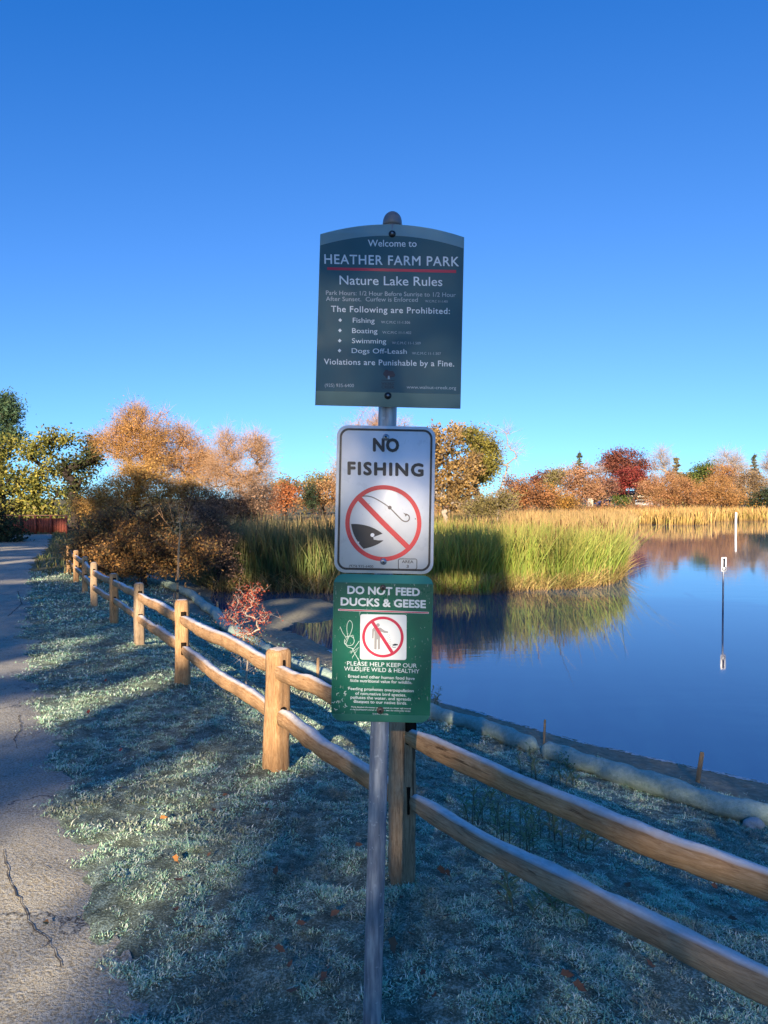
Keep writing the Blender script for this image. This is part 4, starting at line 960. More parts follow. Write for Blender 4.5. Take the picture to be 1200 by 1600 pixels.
# small plants near the fence
def small_shrub():
    b = hit(385, 1074); D = b[1]; root = tag(empty('red_shrub', b), 'small shrub with scarlet leaves and pale bare lower twigs behind the rail fence', 'shrub')
    cl = sample_lobes([(385, 938, 26, 24), (398, 925, 18, 16), (372, 965, 22, 18), (410, 962, 18, 12), (352, 962, 8, 10), (388, 985, 24, 12), (436, 968, 6, 6)], D, 90, .9)
    P0, P1, R0, R1 = skeleton(b, cl, .012, .42, wig=.09)
    mb = MB(); tubes(mb, P0, P1, np.maximum(R0, .0016), np.maximum(R1, .0014), 5)
    low = sample_lobes([(385, 1030, 18, 22), (392, 1050, 12, 12)], D, 60, .9); twigs(mb, low, low + norm(rand_dirs(60) + np.array([0, 0, .4])) * .14, .004)
    n = 200; k = rng.integers(0, 90, n); twigs(mb, cl[k], cl[k] + norm(rand_dirs(n) + np.array([0, 0, .7])) * rng.uniform(.05, .16, (n, 1)), .0035)
    mb.build('branches', plain('pale_twig', (.45, .36, .28), .8, .2), root, root=root)
    cb = MB(); nl = 12; c = np.repeat(cl, nl, 0) + rng.normal(size=(90 * nl, 3)) * .030; leaves(cb, c, .024, .55)
    cb.build('foliage', REDL, root, root=root)
    g2 = MB(); lowc = sample_lobes([(392, 1000, 30, 14), (382, 1010, 26, 12)], D, 40); c = np.repeat(lowc, 14, 0) + rng.normal(size=(560, 3)) * .035; leaves(g2, c, .022, .5)
    g2.build('lower_foliage', lm('shrub_low', [(.11, .13, .06), (.16, .15, .07), (.22, .12, .06)], .3), root, root=root)
small_shrub()
def sapling():
    b = hit(274, 985); D = b[1]; top = at(281, 800, D); root = tag(empty('young_tree', b), 'young leafless tree tied to a thin trunk stake behind the rail fence', 'tree')
    mb = MB(); mid = at(278, 900, D); pts = np.array([b - [0, 0, .05], b + (mid - b) * .5 + [.01, 0, 0], mid, at(279, 860, D), at(281, 838, D), top]); pipe(mb, pts, np.array([.024, .021, .019, .017, .013, .003]), 8)
    P0 = []; P1 = []
    for (ax_, ay_, bx_, by_) in ((280, 838, 240, 790), (280, 850, 305, 800), (279, 845, 262, 780), (280, 835, 290, 780), (280, 855, 318, 822), (279, 858, 245, 835), (281, 815, 272, 770), (280, 845, 300, 775)):
        p0 = at(ax_, ay_, D); p1 = at(bx_, by_, D + rng.uniform(-.25, .25)); m1 = (p0 + p1) / 2 + np.array([0, 0, -.03]); P0 += [p0, m1]; P1 += [m1, p1]
        for q in range(3):
            t = rng.uniform(.3, 1); a = p0 + (p1 - p0) * t; P0.append(a); P1.append(a + norm(p1 - p0 + rng.normal(size=3) * .5) * rng.uniform(.1, .25))
    P0 = np.array(P0); P1 = np.array(P1); r0 = np.full(len(P0), .0028); tubes(mb, P0, P1, r0, r0 * .5, 5)
    mb.build('trunk', plain('sapling_bark', (.52, .30, .15), .8, .2, nscale=30, vary=.3), root, root=root)
    cb = MB(); k = rng.integers(0, len(P1), 90); leaves(cb, P1[k] + rng.normal(size=(90, 3)) * .03, .045, .45); cb.build('crown', BROWNB, root, root=root)
    tm = plain('rubber_tie', (.05, .05, .055), .7, .3)
    for yy_ in (908, 923): tb = MB(); p = at(277.5, yy_, D); pipe(tb, np.array([p - [0, 0, .02], p + [0, 0, .02]]), .021, 8); tb.build('tie', tm, root, root=root)
    sb = MB(); p = at(270.5, 985, D - .02); q = at(272, 925, D - .02); pipe(sb, np.array([p - [0, 0, .1], q]), .010, 6); sb.build('stake', M['lath'], root, root=root)
sapling()
WEED = lm('weed_leaves', [(.16, .24, .10), (.23, .31, .13), (.30, .36, .20), (.12, .18, .08)], .3)
WST = plain('weed_stem', (.15, .16, .10), .8, .2)
def weed(px, py, h, n, spread, label):
    b = hit(px, py); root = tag(empty('weed_plant', b), label, 'weed', 'leafy weeds beside the rails'); cb = MB()
    for k in range(n):
        mb = MB(); p0 = b + np.array([rng.normal() * spread, rng.normal() * spread * .7, 0]); p0[2] = hz(p0[0], p0[1]); hh_ = h * rng.uniform(.55, 1.1); ln = rng.normal(size=2) * .18
        pts = np.array([p0 + np.array([ln[0] * t * t * h, ln[1] * t * t * h, hh_ * t]) for t in np.linspace(0, 1, 6)]); pipe(mb, pts, np.linspace(.003, .001, 6), 4); mb.build('stem', WST, root, root=root)
        for t in np.linspace(.12, 1, 16):
            c = np.array([np.interp(t, np.linspace(0, 1, 6), pts[:, q]) for q in range(3)]); a = rng.uniform(0, 6.28); L_ = .075 * rng.uniform(.6, 1.2) * (1.1 - .5 * t); d = np.array([math.cos(a), math.sin(a), .55]); sd = norm(np.cross(d, [0, 0, 1])) * .007
            e_ = c + d * L_; mm = c + d * L_ * .5 + np.array([0, 0, .006]); cb.add(np.array([c, mm + sd, e_ + [0, 0, -.008], mm - sd]), np.arange(4)[None])
    cb.build('foliage', WEED, root, root=root)
weed(800, 1330, .34, 9, .10, 'tall leafy weed between the two right-hand rails'); weed(845, 1310, .30, 8, .09, 'leafy weed under the upper right rail, beside the tall one')
weed(752, 1290, .26, 6, .08, 'leafy weed nearest the middle fence post between the rails'); weed(872, 1225, .22, 5, .07, 'small weed against the joint of the straw wattles'); weed(820, 1215, .24, 5, .08, 'small weed between the upper right rail and the first wattle')
weed(677, 1112, .28, 5, .05, 'thin weed at the right edge of the green sign'); weed(860, 1430, .14, 7, .10, 'low weed tuft below the lower right rail'); weed(900, 1320, .20, 5, .06, 'sparse weed right of the leafy ones under the upper rail')

# ------------------------------------------------------------------ reeds
def poly_sample(poly, n):
    P = np.array(poly); lo, hi = P.min(0), P.max(0); out = []
    tot = 0
    while tot < n:
        q = rng.uniform(lo, hi, (n * 2, 2)); q = q[inside(q[:, 0], q[:, 1], poly)]; out.append(q); tot += len(q)
    return np.concatenate(out)[:n]
def reedmat(name, base, body, tip, vary=.35):
    m, nt, out = newmat(name); g = nt.nodes.new('ShaderNodeNewGeometry'); t = attr(nt, 't'); r = g.outputs['Random Per Island']
    b = ramp(nt, r, [(i / (len(body) - 1), c) for i, c in enumerate(body)]); tp = ramp(nt, math_(nt, 'FRACT', math_(nt, 'MULTIPLY', r, 7.3)), [(i / (len(tip) - 1), c) for i, c in enumerate(tip)])
    k1 = ramp(nt, t, [(.05, (0, 0, 0)), (.32, (1, 1, 1))]); k2 = ramp(nt, t, [(.55, (0, 0, 0)), (.95, (1, 1, 1))])
    col = mixc(nt, k1.outputs[0], base, b.outputs[0]); col = mixc(nt, k2.outputs[0], col, tp.outputs[0])
    nz = noise(nt, .7, 2, .5, g.outputs['Position']); v = ramp(nt, nz, [(.3, (1 - vary,) * 3), (.7, (1 + vary,) * 3)]); col = mixc(nt, 1.0, col, v.outputs[0], 'MULTIPLY')
    p = principled(nt, None, col, .6, .3); tr = nt.nodes.new('ShaderNodeBsdfTranslucent'); L(nt, col, tr.inputs[0]); mx = nt.nodes.new('ShaderNodeMixShader'); mx.inputs[0].default_value = .25
    L(nt, p.outputs[0], mx.inputs[1]); L(nt, tr.outputs[0], mx.inputs[2]); L(nt, mx.outputs[0], out.inputs[0]); return m
def blades(mb, xy, z, h, w, lean=.12, bend=.25, mat=0):
    n = len(xy); a = rng.uniform(0, 2 * math.pi, n); s = np.stack([np.cos(a), np.sin(a), np.zeros(n)], 1) * (w * .5)[:, None]
    la = rng.uniform(0, 2 * math.pi, n); ll = np.abs(rng.normal(0, lean, n)); d = np.stack([np.cos(la) * ll, np.sin(la) * ll, np.ones(n)], 1)
    bb = np.stack([np.cos(la), np.sin(la), np.full(n, -.25)], 1) * (bend * rng.uniform(0, 1, n))[:, None]
    b = np.c_[xy, z]; P = [b + (d * t + bb * t ** 2.5) * h[:, None] for t in (0, .4, .75, 1)]
    v = np.stack([P[0] - s * .8, P[0] + s * .8, P[1] - s, P[1] + s, P[2] - s * .8, P[2] + s * .8, P[3]], 1); o = np.arange(n)[:, None] * 7
    f4 = np.concatenate([o + [0, 1, 3, 2], o + [2, 3, 5, 4]]); f3 = o + [4, 5, 6]
    mb.add(v.reshape(-1, 3), [f4, f3], mat, np.tile([0, 0, .4, .4, .75, .75, 1.0], n))
def reed_bed(name, label, poly, n, h, w, mat, front=None, nf=0, lean=.1, bend=.2, heads=0, fall=None):
    xy = poly_sample(poly, n)
    if front is not None:
        F_ = np.array(front); seg = np.r_[0, np.cumsum(np.linalg.norm(np.diff(F_, axis=0), axis=1))]; t = rng.uniform(0, seg[-1], nf); q = np.stack([np.interp(t, seg, F_[:, 0]), np.interp(t, seg, F_[:, 1])], 1)
        q[:, 1] += np.abs(rng.normal(0, .7, nf)) + .25 * noise2(q[:, 0], q[:, 0] * 0, 2.2, 9, 2); q[:, 0] += rng.normal(0, .12, nf); xy = np.concatenate([xy, q])
    cl = noise2(xy[:, 0], xy[:, 1], 1.1, 55, 3); keep = rng.uniform(size=len(xy)) < .35 + 1.3 * cl; xy = xy[keep]; cl = cl[keep]
    hh = h * (.62 + .42 * cl + .30 * noise2(xy[:, 0], xy[:, 1], .45, 61, 2)) * rng.uniform(.45, 1.1, len(xy)); ww = w * rng.uniform(.6, 1.4, len(xy))
    if fall: hh *= 1 - fall[2] * sstep(fall[0], fall[1], xy[:, 0])
    mb = MB(); z = np.full(len(xy), WZ - .04); blades(mb, xy, z, hh, ww, lean, bend)
    if heads:
        k = rng.choice(len(xy), heads, replace=False); p = np.c_[xy[k], z[k] + h * rng.uniform(.75, 1.0, heads)]; tubes(mb, p, p + np.array([0, 0, .17]), np.full(heads, .014), np.full(heads, .012), 5, 1); tubes(mb, np.c_[xy[k], z[k]], p, np.full(heads, .004), np.full(heads, .004), 3, 1)
    if front is not None:
        k = nf // 4; t = rng.uniform(0, seg[-1], k); q = np.stack([np.interp(t, seg, F_[:, 0]), np.interp(t, seg, F_[:, 1]) + rng.normal(.05, .22, k)], 1); blades(mb, q, np.full(k, WZ - .02), rng.uniform(.25, .8, k), np.full(k, w * .9), .8, .9, 2)
        k = nf // 40; t = rng.uniform(0, seg[-1], k); q = np.stack([np.interp(t, seg, F_[:, 0]), np.interp(t, seg, F_[:, 1]) + rng.uniform(0, .8, k)], 1); blades(mb, q, np.full(k, WZ), h * rng.uniform(.8, 1.3, k), np.full(k, w * .8), .45, .5, 0)
    c = xy.mean(0); return tag(mb.build(name, [mat, M['cattail'], R_GD], None, origin=(c[0], c[1], WZ)), label, 'reeds', None, 'stuff')
M['cattail'] = plain('cattail_head', (.12, .065, .03), .9, .1)
R_DK = reedmat('green_reed', (.22, .16, .075), [(.10, .15, .04), (.15, .19, .05), (.20, .19, .07), (.08, .12, .04)], [(.24, .20, .08), (.34, .23, .11), (.16, .18, .06)])
R_YG = reedmat('bright_reed', (.36, .24, .12), [(.22, .31, .05), (.29, .36, .06), (.17, .25, .045), (.40, .36, .09)], [(.30, .33, .06), (.44, .28, .10), (.26, .33, .06), (.36, .34, .08)])
R_GD = reedmat('golden_reed', (.32, .20, .09), [(.44, .28, .10), (.36, .28, .09), (.28, .28, .07), (.48, .31, .13)], [(.48, .27, .11), (.40, .27, .11), (.52, .33, .15)])
R_FR = reedmat('far_reed', (.40, .25, .09), [(.52, .33, .11), (.46, .34, .09), (.56, .34, .13), (.36, .34, .07)], [(.58, .34, .14), (.52, .32, .12), (.48, .35, .10)])
reed_bed('near_reeds', 'green and tan reed bed growing from the mud left of the signs', [(-6.2, 21.5), (-4.8, 20.2), (-1.4, 20), (.6, 20), (.9, 28), (-5.5, 28)], 9000, 2.0, .022, R_DK, [(-5.6, 20.9), (-4.6, 19.7), (-2.8, 19.5), (-1.4, 19.3), (.2, 19.4), (1.0, 19.6)], 4200, heads=60)
reed_bed('island_reeds', 'tall bright yellow-green reed island standing in the water right of the signs', [(1.1, 20.2), (3.5, 20.6), (5.2, 21), (6.8, 22), (7.8, 23.7), (8.3, 25.6), (8.3, 28), (.9, 28)], 11000, 1.88, .022, R_YG, [(.9, 19.3), (1.9, 19.1), (3.4, 19.6), (5.2, 20.1), (6.7, 21.2), (7.7, 22.9), (8.3, 24.9), (8.4, 27)], 6500, heads=90, fall=(5.6, 8.6, .28), lean=.16, bend=.38)
reed_bed('low_reeds', 'low yellow-green reed clump at the waterline in front of the shaded reeds', [(1.3, 18.9), (2.9, 18.8), (3.0, 19.5), (1.2, 19.5)], 420, .75, .018, R_YG, lean=.25)
reed_bed('golden_reeds', 'wide golden reed field behind the near reed beds', [(-5, 28), (9, 28), (13.5, 39), (21, 58), (25, 72), (14, 72), (2, 60), (-4, 46)], 38000, 1.62, .04, R_GD)
reed_bed('far_reeds', 'pale golden reed belt along the far shore', [(24, 74), (27, 68), (29, 67), (32.5, 69), (34, 77), (46, 81), (62, 83.5), (80, 85), (118, 81), (120, 86), (80, 90), (45, 88), (22, 82)], 22000, 1.65, .075, R_FR)

# ------------------------------------------------------------------ brush, far bank, rough grass
def brush(name, label, pts, hgt, n, mats, size, tw=0):
    mb = MB(); c = np.repeat(pts, n, 0); k = len(c); c = c + rng.normal(size=(k, 3)) * np.array([hgt * .4, hgt * .4, hgt * .32]); c[:, 2] = np.maximum(c[:, 2], height(c[:, 0], c[:, 1]) + .05)
    sel = rng.integers(0, len(mats), len(pts)); sel = np.repeat(sel, n)
    for m_i in range(len(mats)): leaves(mb, c[sel == m_i], size, .6, m_i)
    if tw: q = np.repeat(pts, tw, 0) + rng.normal(size=(len(pts) * tw, 3)) * np.array([hgt * .35, hgt * .35, hgt * .1]); twigs(mb, q, q + norm(rng.normal(size=q.shape) * .5 + [0, 0, 1]) * hgt * rng.uniform(.4, 1, (len(q), 1)), .03, 0)
    o = pts.mean(0); return tag(mb.build(name, mats, None, origin=o), label, 'undergrowth', None, 'stuff')
def strip(x0, x1, f, jit, n, zoff):
    x = rng.uniform(x0, x1, n); y = f(x) + rng.normal(0, jit, n); return np.stack([x, y, height(x, y) + zoff * rng.uniform(.5, 1.2, n)], 1)
brush('far_undergrowth', 'russet and tan undergrowth under the far-shore trees', np.array([p for p in strip(31, 118, lambda x: 93 + .02 * (x - 60), 2.2, 230, 1.4) if not 27.5 < p[0] * 95 / p[1] - 2 < 34.5]), 1.9, 70, [RUST, TAN, YEL, OLIVE], .22, 8)
brush('middle_undergrowth', 'orange scrub between the golden reeds and the distant trees', np.concatenate([strip(10, 33, lambda x: 74 + .45 * (x - 10), 2, 90, 1.1), strip(-14, 10, lambda x: 63 + .4 * (x + 14), 2, 80, 1.3)]), 1.6, 70, [RUST, OLIVE, TAN], .19, 8)
brush('left_undergrowth', 'mixed green and golden scrub under the oaks at the end of the path', np.concatenate([strip(-34, -17, lambda x: 48 + 0 * x, 1.5, 60, 1.0), strip(-13, -7, lambda x: 33 + 0 * x, 1.2, 30, .8)]), 1.3, 80, [OAK, OLIVE, DKG], .17, 6)
xyg = np.stack([rng.uniform(-24, -8.5, 9000), rng.uniform(19, 44, 9000)], 1); xyg = xyg[~((xyg[:, 0] < path_edge_x(xyg[:, 1]) + .1) & (xyg[:, 0] > path_edge_x(xyg[:, 1]) - 3.4) & (xyg[:, 1] < 41))]
mb = MB(); blades(mb, xyg, height(xyg[:, 0], xyg[:, 1]), rng.uniform(.08, .28, len(xyg)), rng.uniform(.02, .04, len(xyg)), .4, .5)
tag(mb.build('rough_grass', reedmat('rough_grass', (.06, .08, .03), [(.10, .14, .04), (.15, .17, .05), (.20, .17, .07)], [(.18, .18, .07), (.26, .21, .10)]), None, origin=(-14, 28, -.45)), 'rough green grass beside the far part of the path', 'grass', None, 'stuff')

# ------------------------------------------------------------------ frosty lawn
m, nt, out = newmat('frosted_blade'); FB = m
g = nt.nodes.new('ShaderNodeNewGeometry'); t = attr(nt, 't'); r = g.outputs['Random Per Island']
b0 = ramp(nt, r, [(0, (.10, .20, .10)), (.5, (.17, .30, .16)), (.85, (.20, .24, .15)), (1, (.28, .20, .12))])
f0 = ramp(nt, math_(nt, 'FRACT', math_(nt, 'MULTIPLY', r, 9.7)), [(0, (.25, .48, .30)), (.45, (.42, .66, .42)), (.82, (.86, .90, .70)), (1, (.90, .92, .76))])
nz = noise(nt, 3.2, 4, .6, g.outputs['Position']); fm = ramp(nt, math_(nt, 'ADD', math_(nt, 'MULTIPLY', t, .75), math_(nt, 'MULTIPLY', nz, .75)), [(.40, (0, 0, 0)), (.85, (1, 1, 1))])
dead = ramp(nt, noise(nt, 1.7, 5, .65, g.outputs['Position'], .8), [(.50, (0, 0, 0)), (.60, (1, 1, 1))])
gc = mixc(nt, fm.outputs[0], b0.outputs[0], f0.outputs[0]); dcol = ramp(nt, r, [(0, (.13, .12, .08)), (.5, (.22, .18, .12)), (1, (.34, .33, .24))])
principled(nt, out, mixc(nt, math_(nt, 'MULTIPLY', dead.outputs[0], .7), gc, dcol.outputs[0]), .7, .35)
def lawn(n, x0, x1, y0, y1, hmin, hmax, w):
    xy = np.stack([rng.uniform(x0, x1, n), rng.uniform(y0, y1, n)], 1); x, y = xy[:, 0], xy[:, 1]; dw = shore(x, y)
    e_ = x - path_edge_x(y) - edge_wob(y)
    d = sstep(-.34, .14, e_ + .30 * (noise2(x, y, 14, 97, 2) - .5) + .55 * (noise2(x, y, 4, 91, 3) - .5)) * np.where(fence_side(x, y) > 0, sstep(.7, 1.7, dw + .6 * (noise2(x, y, 2.5, 41) - .5)), 1)
    cl = noise2(x, y, 9, 71, 2); cl = sstep(.28, .72, cl * .55 + .45 * noise2(x, y, 24, 73, 2)); k = rng.uniform(size=n) < d * (.10 + 1.05 * cl); xy = xy[k]; cl = cl[k]; n = len(xy)
    h = rng.uniform(hmin, hmax, n) * (.35 + 1.2 * cl); ww = w * rng.uniform(.6, 1.4, n)
    h *= rng.choice([.5, .85, 1.4], n, p=[.45, .48, .07]); zz = height(xy[:, 0], xy[:, 1]) + .05 * (noise2(xy[:, 0], xy[:, 1], 3.0, 11, 3) - .5) + .035 * (noise2(xy[:, 0], xy[:, 1], 11.0, 21, 2) - .5) - .004
    a = rng.uniform(0, 2 * math.pi, n); s = np.stack([np.cos(a), np.sin(a), np.zeros(n)], 1) * (ww * .5)[:, None]; dr = np.stack([-np.sin(a), np.cos(a), np.zeros(n)], 1); tl = rng.uniform(.4, 1.7, n)[:, None]
    b = np.c_[xy, zz]; p1 = b + (dr * tl * .35 + [0, 0, .62]) * h[:, None]; p2 = b + (dr * tl * 1.0 + np.c_[np.zeros(n), np.zeros(n), rng.uniform(.55, 1.0, n)]) * h[:, None]
    v = np.stack([b - s * .7, b + s * .7, p1 - s, p1 + s, p2], 1); o = np.arange(n)[:, None] * 5
    return v.reshape(-1, 3), [o + [0, 1, 3, 2], o + [2, 3, 4]], np.tile([0, 0, .6, .6, 1.0], n)
mb = MB()
for a in ((420000, -1.6, 2.4, 1.3, 3.4, .005, .017, .0032), (400000, -3.4, 4.2, 3.4, 6.2, .006, .020, .0048), (230000, -6.5, 3.0, 6.2, 11, .010, .030, .009), (80000, -11.5, 0, 11, 20, .02, .05, .022), (30000, 2.4, 5, -1, 3.4, .012, .03, .008)):
    v, f, t = lawn(*a); mb.add(v, f, 0, t)
tag(mb.build('frosted_grass', FB, None, origin=(0, 4, 0)), 'short frost-covered grass on the bank between path and lake', 'grass', None, 'stuff')

# ------------------------------------------------------------------ fallen leaves
def leaf_mesh():
    mb = MB(); k = 15; a = np.linspace(0, 2 * math.pi, k, endpoint=False); r_ = .42 + .10 * np.cos(a * 5) + .10 * np.cos(a * 2) + .05 * np.cos(a * 3 + 1); x = r_ * np.cos(a); y = r_ * np.sin(a)
    z = .28 * (x * x) + .12 * np.sin(3 * y) + .08; v = np.concatenate([[[0, 0, .03]], np.stack([x, y, z], 1)]); i = np.arange(k)
    mb.add(v, np.stack([np.zeros(k, int), 1 + i, 1 + (i + 1) % k], 1)); mb.add(np.array([(.5, -.02, .1), (.5, .02, .1), (1.0, .06, .05), (1.0, .02, .05)]), np.arange(4)[None]); return mb
LC = [plain('leaf_orange', (.48, .20, .05), .7, .3), plain('leaf_red', (.36, .07, .04), .7, .3), plain('leaf_brown', (.17, .085, .05), .8, .2), plain('leaf_tan', (.36, .25, .15), .8, .2)]
protos = {}
def fallen(px, py, c, size, label, group='fallen leaves on the frosty bank'):
    p = hit(px, py)
    if c not in protos: o = leaf_mesh().build('fallen_leaf', LC[c], None, origin=(0, 0, 0)); protos[c] = o
    else: o = protos[c].copy(); COL.objects.link(o)
    o.location = p + np.array([0, 0, .028]); o.scale = (size * .8, size * .65, size * .9); o.rotation_euler = (rng.uniform(-.5, .5), rng.uniform(-.5, .5), rng.uniform(0, 6.28)); tag(o, label, 'leaf', group)
fallen(72, 1458, 0, .045, 'bright orange leaf lying on the crack in the asphalt'); fallen(189, 1180, 1, .05, 'red leaf standing out in the frosty patch nearest the path'); fallen(187, 1240, 0, .05, 'orange leaf in the frosty patch just below the red leaf')
fallen(165, 1068, 1, .045, 'small red leaf on the grass between path and bright fence post'); fallen(138, 1118, 1, .05, 'dull red leaf on the grass close to the path edge'); fallen(275, 1352, 0, .045, 'orange-brown leaf in the middle of the frosty patch'); fallen(255, 1288, 0, .04, 'small amber leaf at the upper right of the frosty patch')
for (a, b, c, z) in ((430, 1375, 2, .05), (425, 1450, 2, .055), (437, 1500, 2, .045), (530, 1292, 2, .045), (524, 1440, 2, .05), (185, 1382, 2, .045), (278, 1386, 2, .05), (357, 1360, 2, .05), (615, 1492, 2, .07), (695, 1448, 2, .06), (690, 1372, 2, .05), (885, 1538, 2, .05), (905, 1555, 2, .055), (700, 1375, 2, .04), (460, 1565, 2, .06), (760, 1545, 2, .05), (560, 1330, 2, .04), (710, 1300, 2, .04), (505, 1545, 2, .05), (980, 1395, 2, .05), (940, 1440, 2, .045), (845, 1408, 2, .04)):
    fallen(a, b, c, z, 'brown curled leaf fallen on the frosty grass near the signpost and rails', 'brown leaves fallen on the frosty grass')

LL = 'brown curled leaf fallen on the frosty grass near the signpost and rails'
for k in range(46):
    a, b = rng.uniform(230, 1150), rng.uniform(1200, 1590)
    p_ = hit(a, b)
    if abs(fence_side(p_[0:1], p_[1:2])[0]) < .12 or shore(p_[0:1], p_[1:2])[0] < 1.2: continue
    fallen(a, b, 2, rng.uniform(.022, .045), LL, 'brown leaves fallen on the frosty grass')

# ------------------------------------------------------------------ plank fence at the end of the path
RB = plain('red_brown_board', (.22, .06, .04), .8, .2, nscale=5, vary=.3)
pf = tag(empty('plank_fence', at(60, 834, 41.5)), 'low red-brown plank fence closing off the far end of the path', 'fence')
x0, x1 = at(8, 834, 41.5)[0], at(104, 834, 41.5)[0]; zb = hz(-20, 41.5)
for k, t in enumerate(np.linspace(0, 1, 5)):
    q = MB(); box(q, (x0 + (x1 - x0) * t, 41.5 - .06, zb + .5), (.12, .10, 1.12)); q.build('post', RB, pf, root=pf)
q = MB(); n = 24
for k in range(n): box(q, (x0 + (x1 - x0) * (k + .5) / n, 41.5 + .02 + rng.uniform(-.004, .004), zb + .49), ((x1 - x0) / n - .012, .025, .84))
q.build('boards', RB, pf, root=pf)
q = MB(); box(q, ((x0 + x1) / 2, 41.49, zb + 1.08), (x1 - x0 + .2, .2, .05)); q.build('cap_rail', plain('cap_rail', (.30, .15, .10), .8, .2, nscale=5), pf, root=pf)

# ------------------------------------------------------------------ far building, cars, pole
def ext(mb, prof, y0, y1, inset=0.0, mat=0):
    p = np.array(prof, float); n = len(p); v = np.concatenate([np.c_[p[:, 0], np.full(n, y0), p[:, 1]], np.c_[p[:, 0], np.full(n, y1), p[:, 1]]]); i = np.arange(n); j = (i + 1) % n
    mb.add(v, [np.arange(n)[None], (np.arange(n)[::-1] + n)[None], np.stack([j, i, i + n, j + n], 1)], mat)
def car(px, D, label, paint, heading=0.0):
    b = wpos(px, D); root = tag(empty('parked_car', b), label, 'car', 'cars parked behind the far trees')
    def put(mb, name, mat): 
        o = mb.build(name, mat, root); return o
    mb = MB(); ext(mb, [(-2.2, .35), (2.2, .32), (2.25, .7), (2.05, .86), (1.2, .95), (.55, 1.42), (-1.1, 1.45), (-1.9, 1.0), (-2.25, .92)], -.86, .86); put(mb, 'body', paint)
    mb = MB(); ext(mb, [(1.02, .98), (.50, 1.36), (-1.05, 1.38), (-1.7, 1.0)], -.872, .872); put(mb, 'window', plain('car_glass', (.02, .025, .03), .1, .6))
    for wx in (-1.35, 1.4):
        for wy in (-.8, .8):
            mb = MB(); pipe(mb, np.array([(wx, wy - .11, .32), (wx, wy + .11, .32)]), .32, 16); put(mb, 'wheel', M['slot'])
    root.rotation_euler = (0, 0, heading)
car(955, 103, 'blue-grey car parked behind the far reeds left of the bright red tree', plain('car_blue', (.16, .21, .28), .3, .5, .3), .2)
car(1008, 108, 'pale car parked right of the bright red tree trunk', plain('car_pale', (.45, .47, .48), .3, .5, .2), -.3)
car(1142, 96, 'silver-grey car half hidden in the russet willows', plain('car_silver', (.42, .43, .44), .3, .5, .3), .5)
bb = wpos(972, 122); bd = tag(empty('cream_building', bb), 'long low cream building behind the red trees on the far shore', 'building')
mb = MB(); box(mb, bb + np.array([0, 2, 1.0]), (11, 4, 2.6)); mb.build('wall', plain('cream_wall', (.55, .50, .40), .8, .2, nscale=1.2, vary=.12), bd, root=bd)
mb = MB(); ext(mb, [(-5.9, 2.3), (5.9, 2.3), (5.2, 2.95), (-5.2, 2.95)], -.5, 4.6); V = mb.v[0]; V += bb; mb.build('roof', plain('grey_roof', (.20, .19, .18), .8, .2, nscale=2), bd, root=bd)
for dx, wd in ((-4.2, 1.6), (-1.0, 1.1), (3.2, 2.4)):
    mb = MB(); box(mb, bb + np.array([dx, -.02, .9]), (wd, .06, 1.8)); mb.build('opening', M['slot'], bd, root=bd)
up_ = wpos(1193, 108); mb = MB(); pipe(mb, np.array([up_ - [0, 0, .3], up_ + [0, 0, 4.4]]), np.array([.12, .10]), 10)
tag(mb.build('light_pole', plain('pole_white', (.7, .7, .68), .6, .3), None, origin=up_), 'thin white pole among the trees at the right edge of the far shore', 'pole')

# ------------------------------------------------------------------ trees behind the viewer that shade the foreground
BY = -22.0
K_X = TOSUN[0] / TOSUN[1]; K_Z = TOSUN[2] / -TOSUN[1]
def to_block(p):
    """where the sun ray of a point crosses the plane of the shading trees"""
    return p[0] + K_X * (BY - p[1]), p[2] + K_Z * (p[1] - BY)
LIT = []
def lit(p, rx, rz=None): a, b = to_block(p); LIT.append((a, b, rx, rz or rx))
def lit_g(px, py, rx, rz=None):                    # a sunlit patch on the ground
    lit(hit(px, py), rx, rz)
# path patches
lit_g(20, 1045, .34, .08); lit_g(75, 1030, .22, .06); lit_g(20, 1120, .42, .13); lit_g(75, 1115, .22, .10); lit_g(95, 1262, .16, .06); lit_g(20, 1345, .24, .12); lit_g(75, 1340, .16, .08); lit_g(30, 1440, .10, .03); lit_g(110, 1500, .06, .01); lit_g(20, 1560, .08, .02); lit_g(60, 1400, .08, .03); lit_g(20, 910, .6, .05); lit_g(15, 872, .7, .02)
# frosty patches
lit_g(180, 1225, .12, .03); lit_g(235, 1290, .14, .04); lit_g(175, 1320, .16, .04); lit_g(250, 1370, .08, .01); lit_g(290, 1205, .03, .0); lit_g(135, 1088, .16, .02); lit_g(225, 1072, .14, .0); lit_g(110, 1005, .3, .02); lit_g(100, 905, .8, .04)
# fence
for i, z0, z1 in ((2, .0, .85), (3, .35, .80), (4, .0, .55), (6, .3, .8), (8, .1, .9), (9, .1, .9)):
    x, y = fpos[i]; zb = hz(x, y); lit(np.array([x, y, zb + (z0 + z1) / 2]), .16, (z1 - z0) / 2 + .05)
def lit_seg(i, zz, t0, t1, r):
    a, b = np.array(fpos[i]), np.array(fpos[i + 1])
    for t in np.linspace(t0, t1, 5):
        p = a + (b - a) * t; lit(np.array([p[0], p[1], hz(*p) + zz]), r, .10)
lit_seg(2, .63, .05, .75, .20); lit_seg(2, .335, .1, .55, .18); lit_seg(1, .63, .62, .85, .02); lit_seg(3, .63, .5, .9, .18)
# signs: soft pools of light on the middle and lower plates
lit(at(628, 815, 2.18), -.02, .01); lit(at(572, 1020, 2.18), -.01, .06)
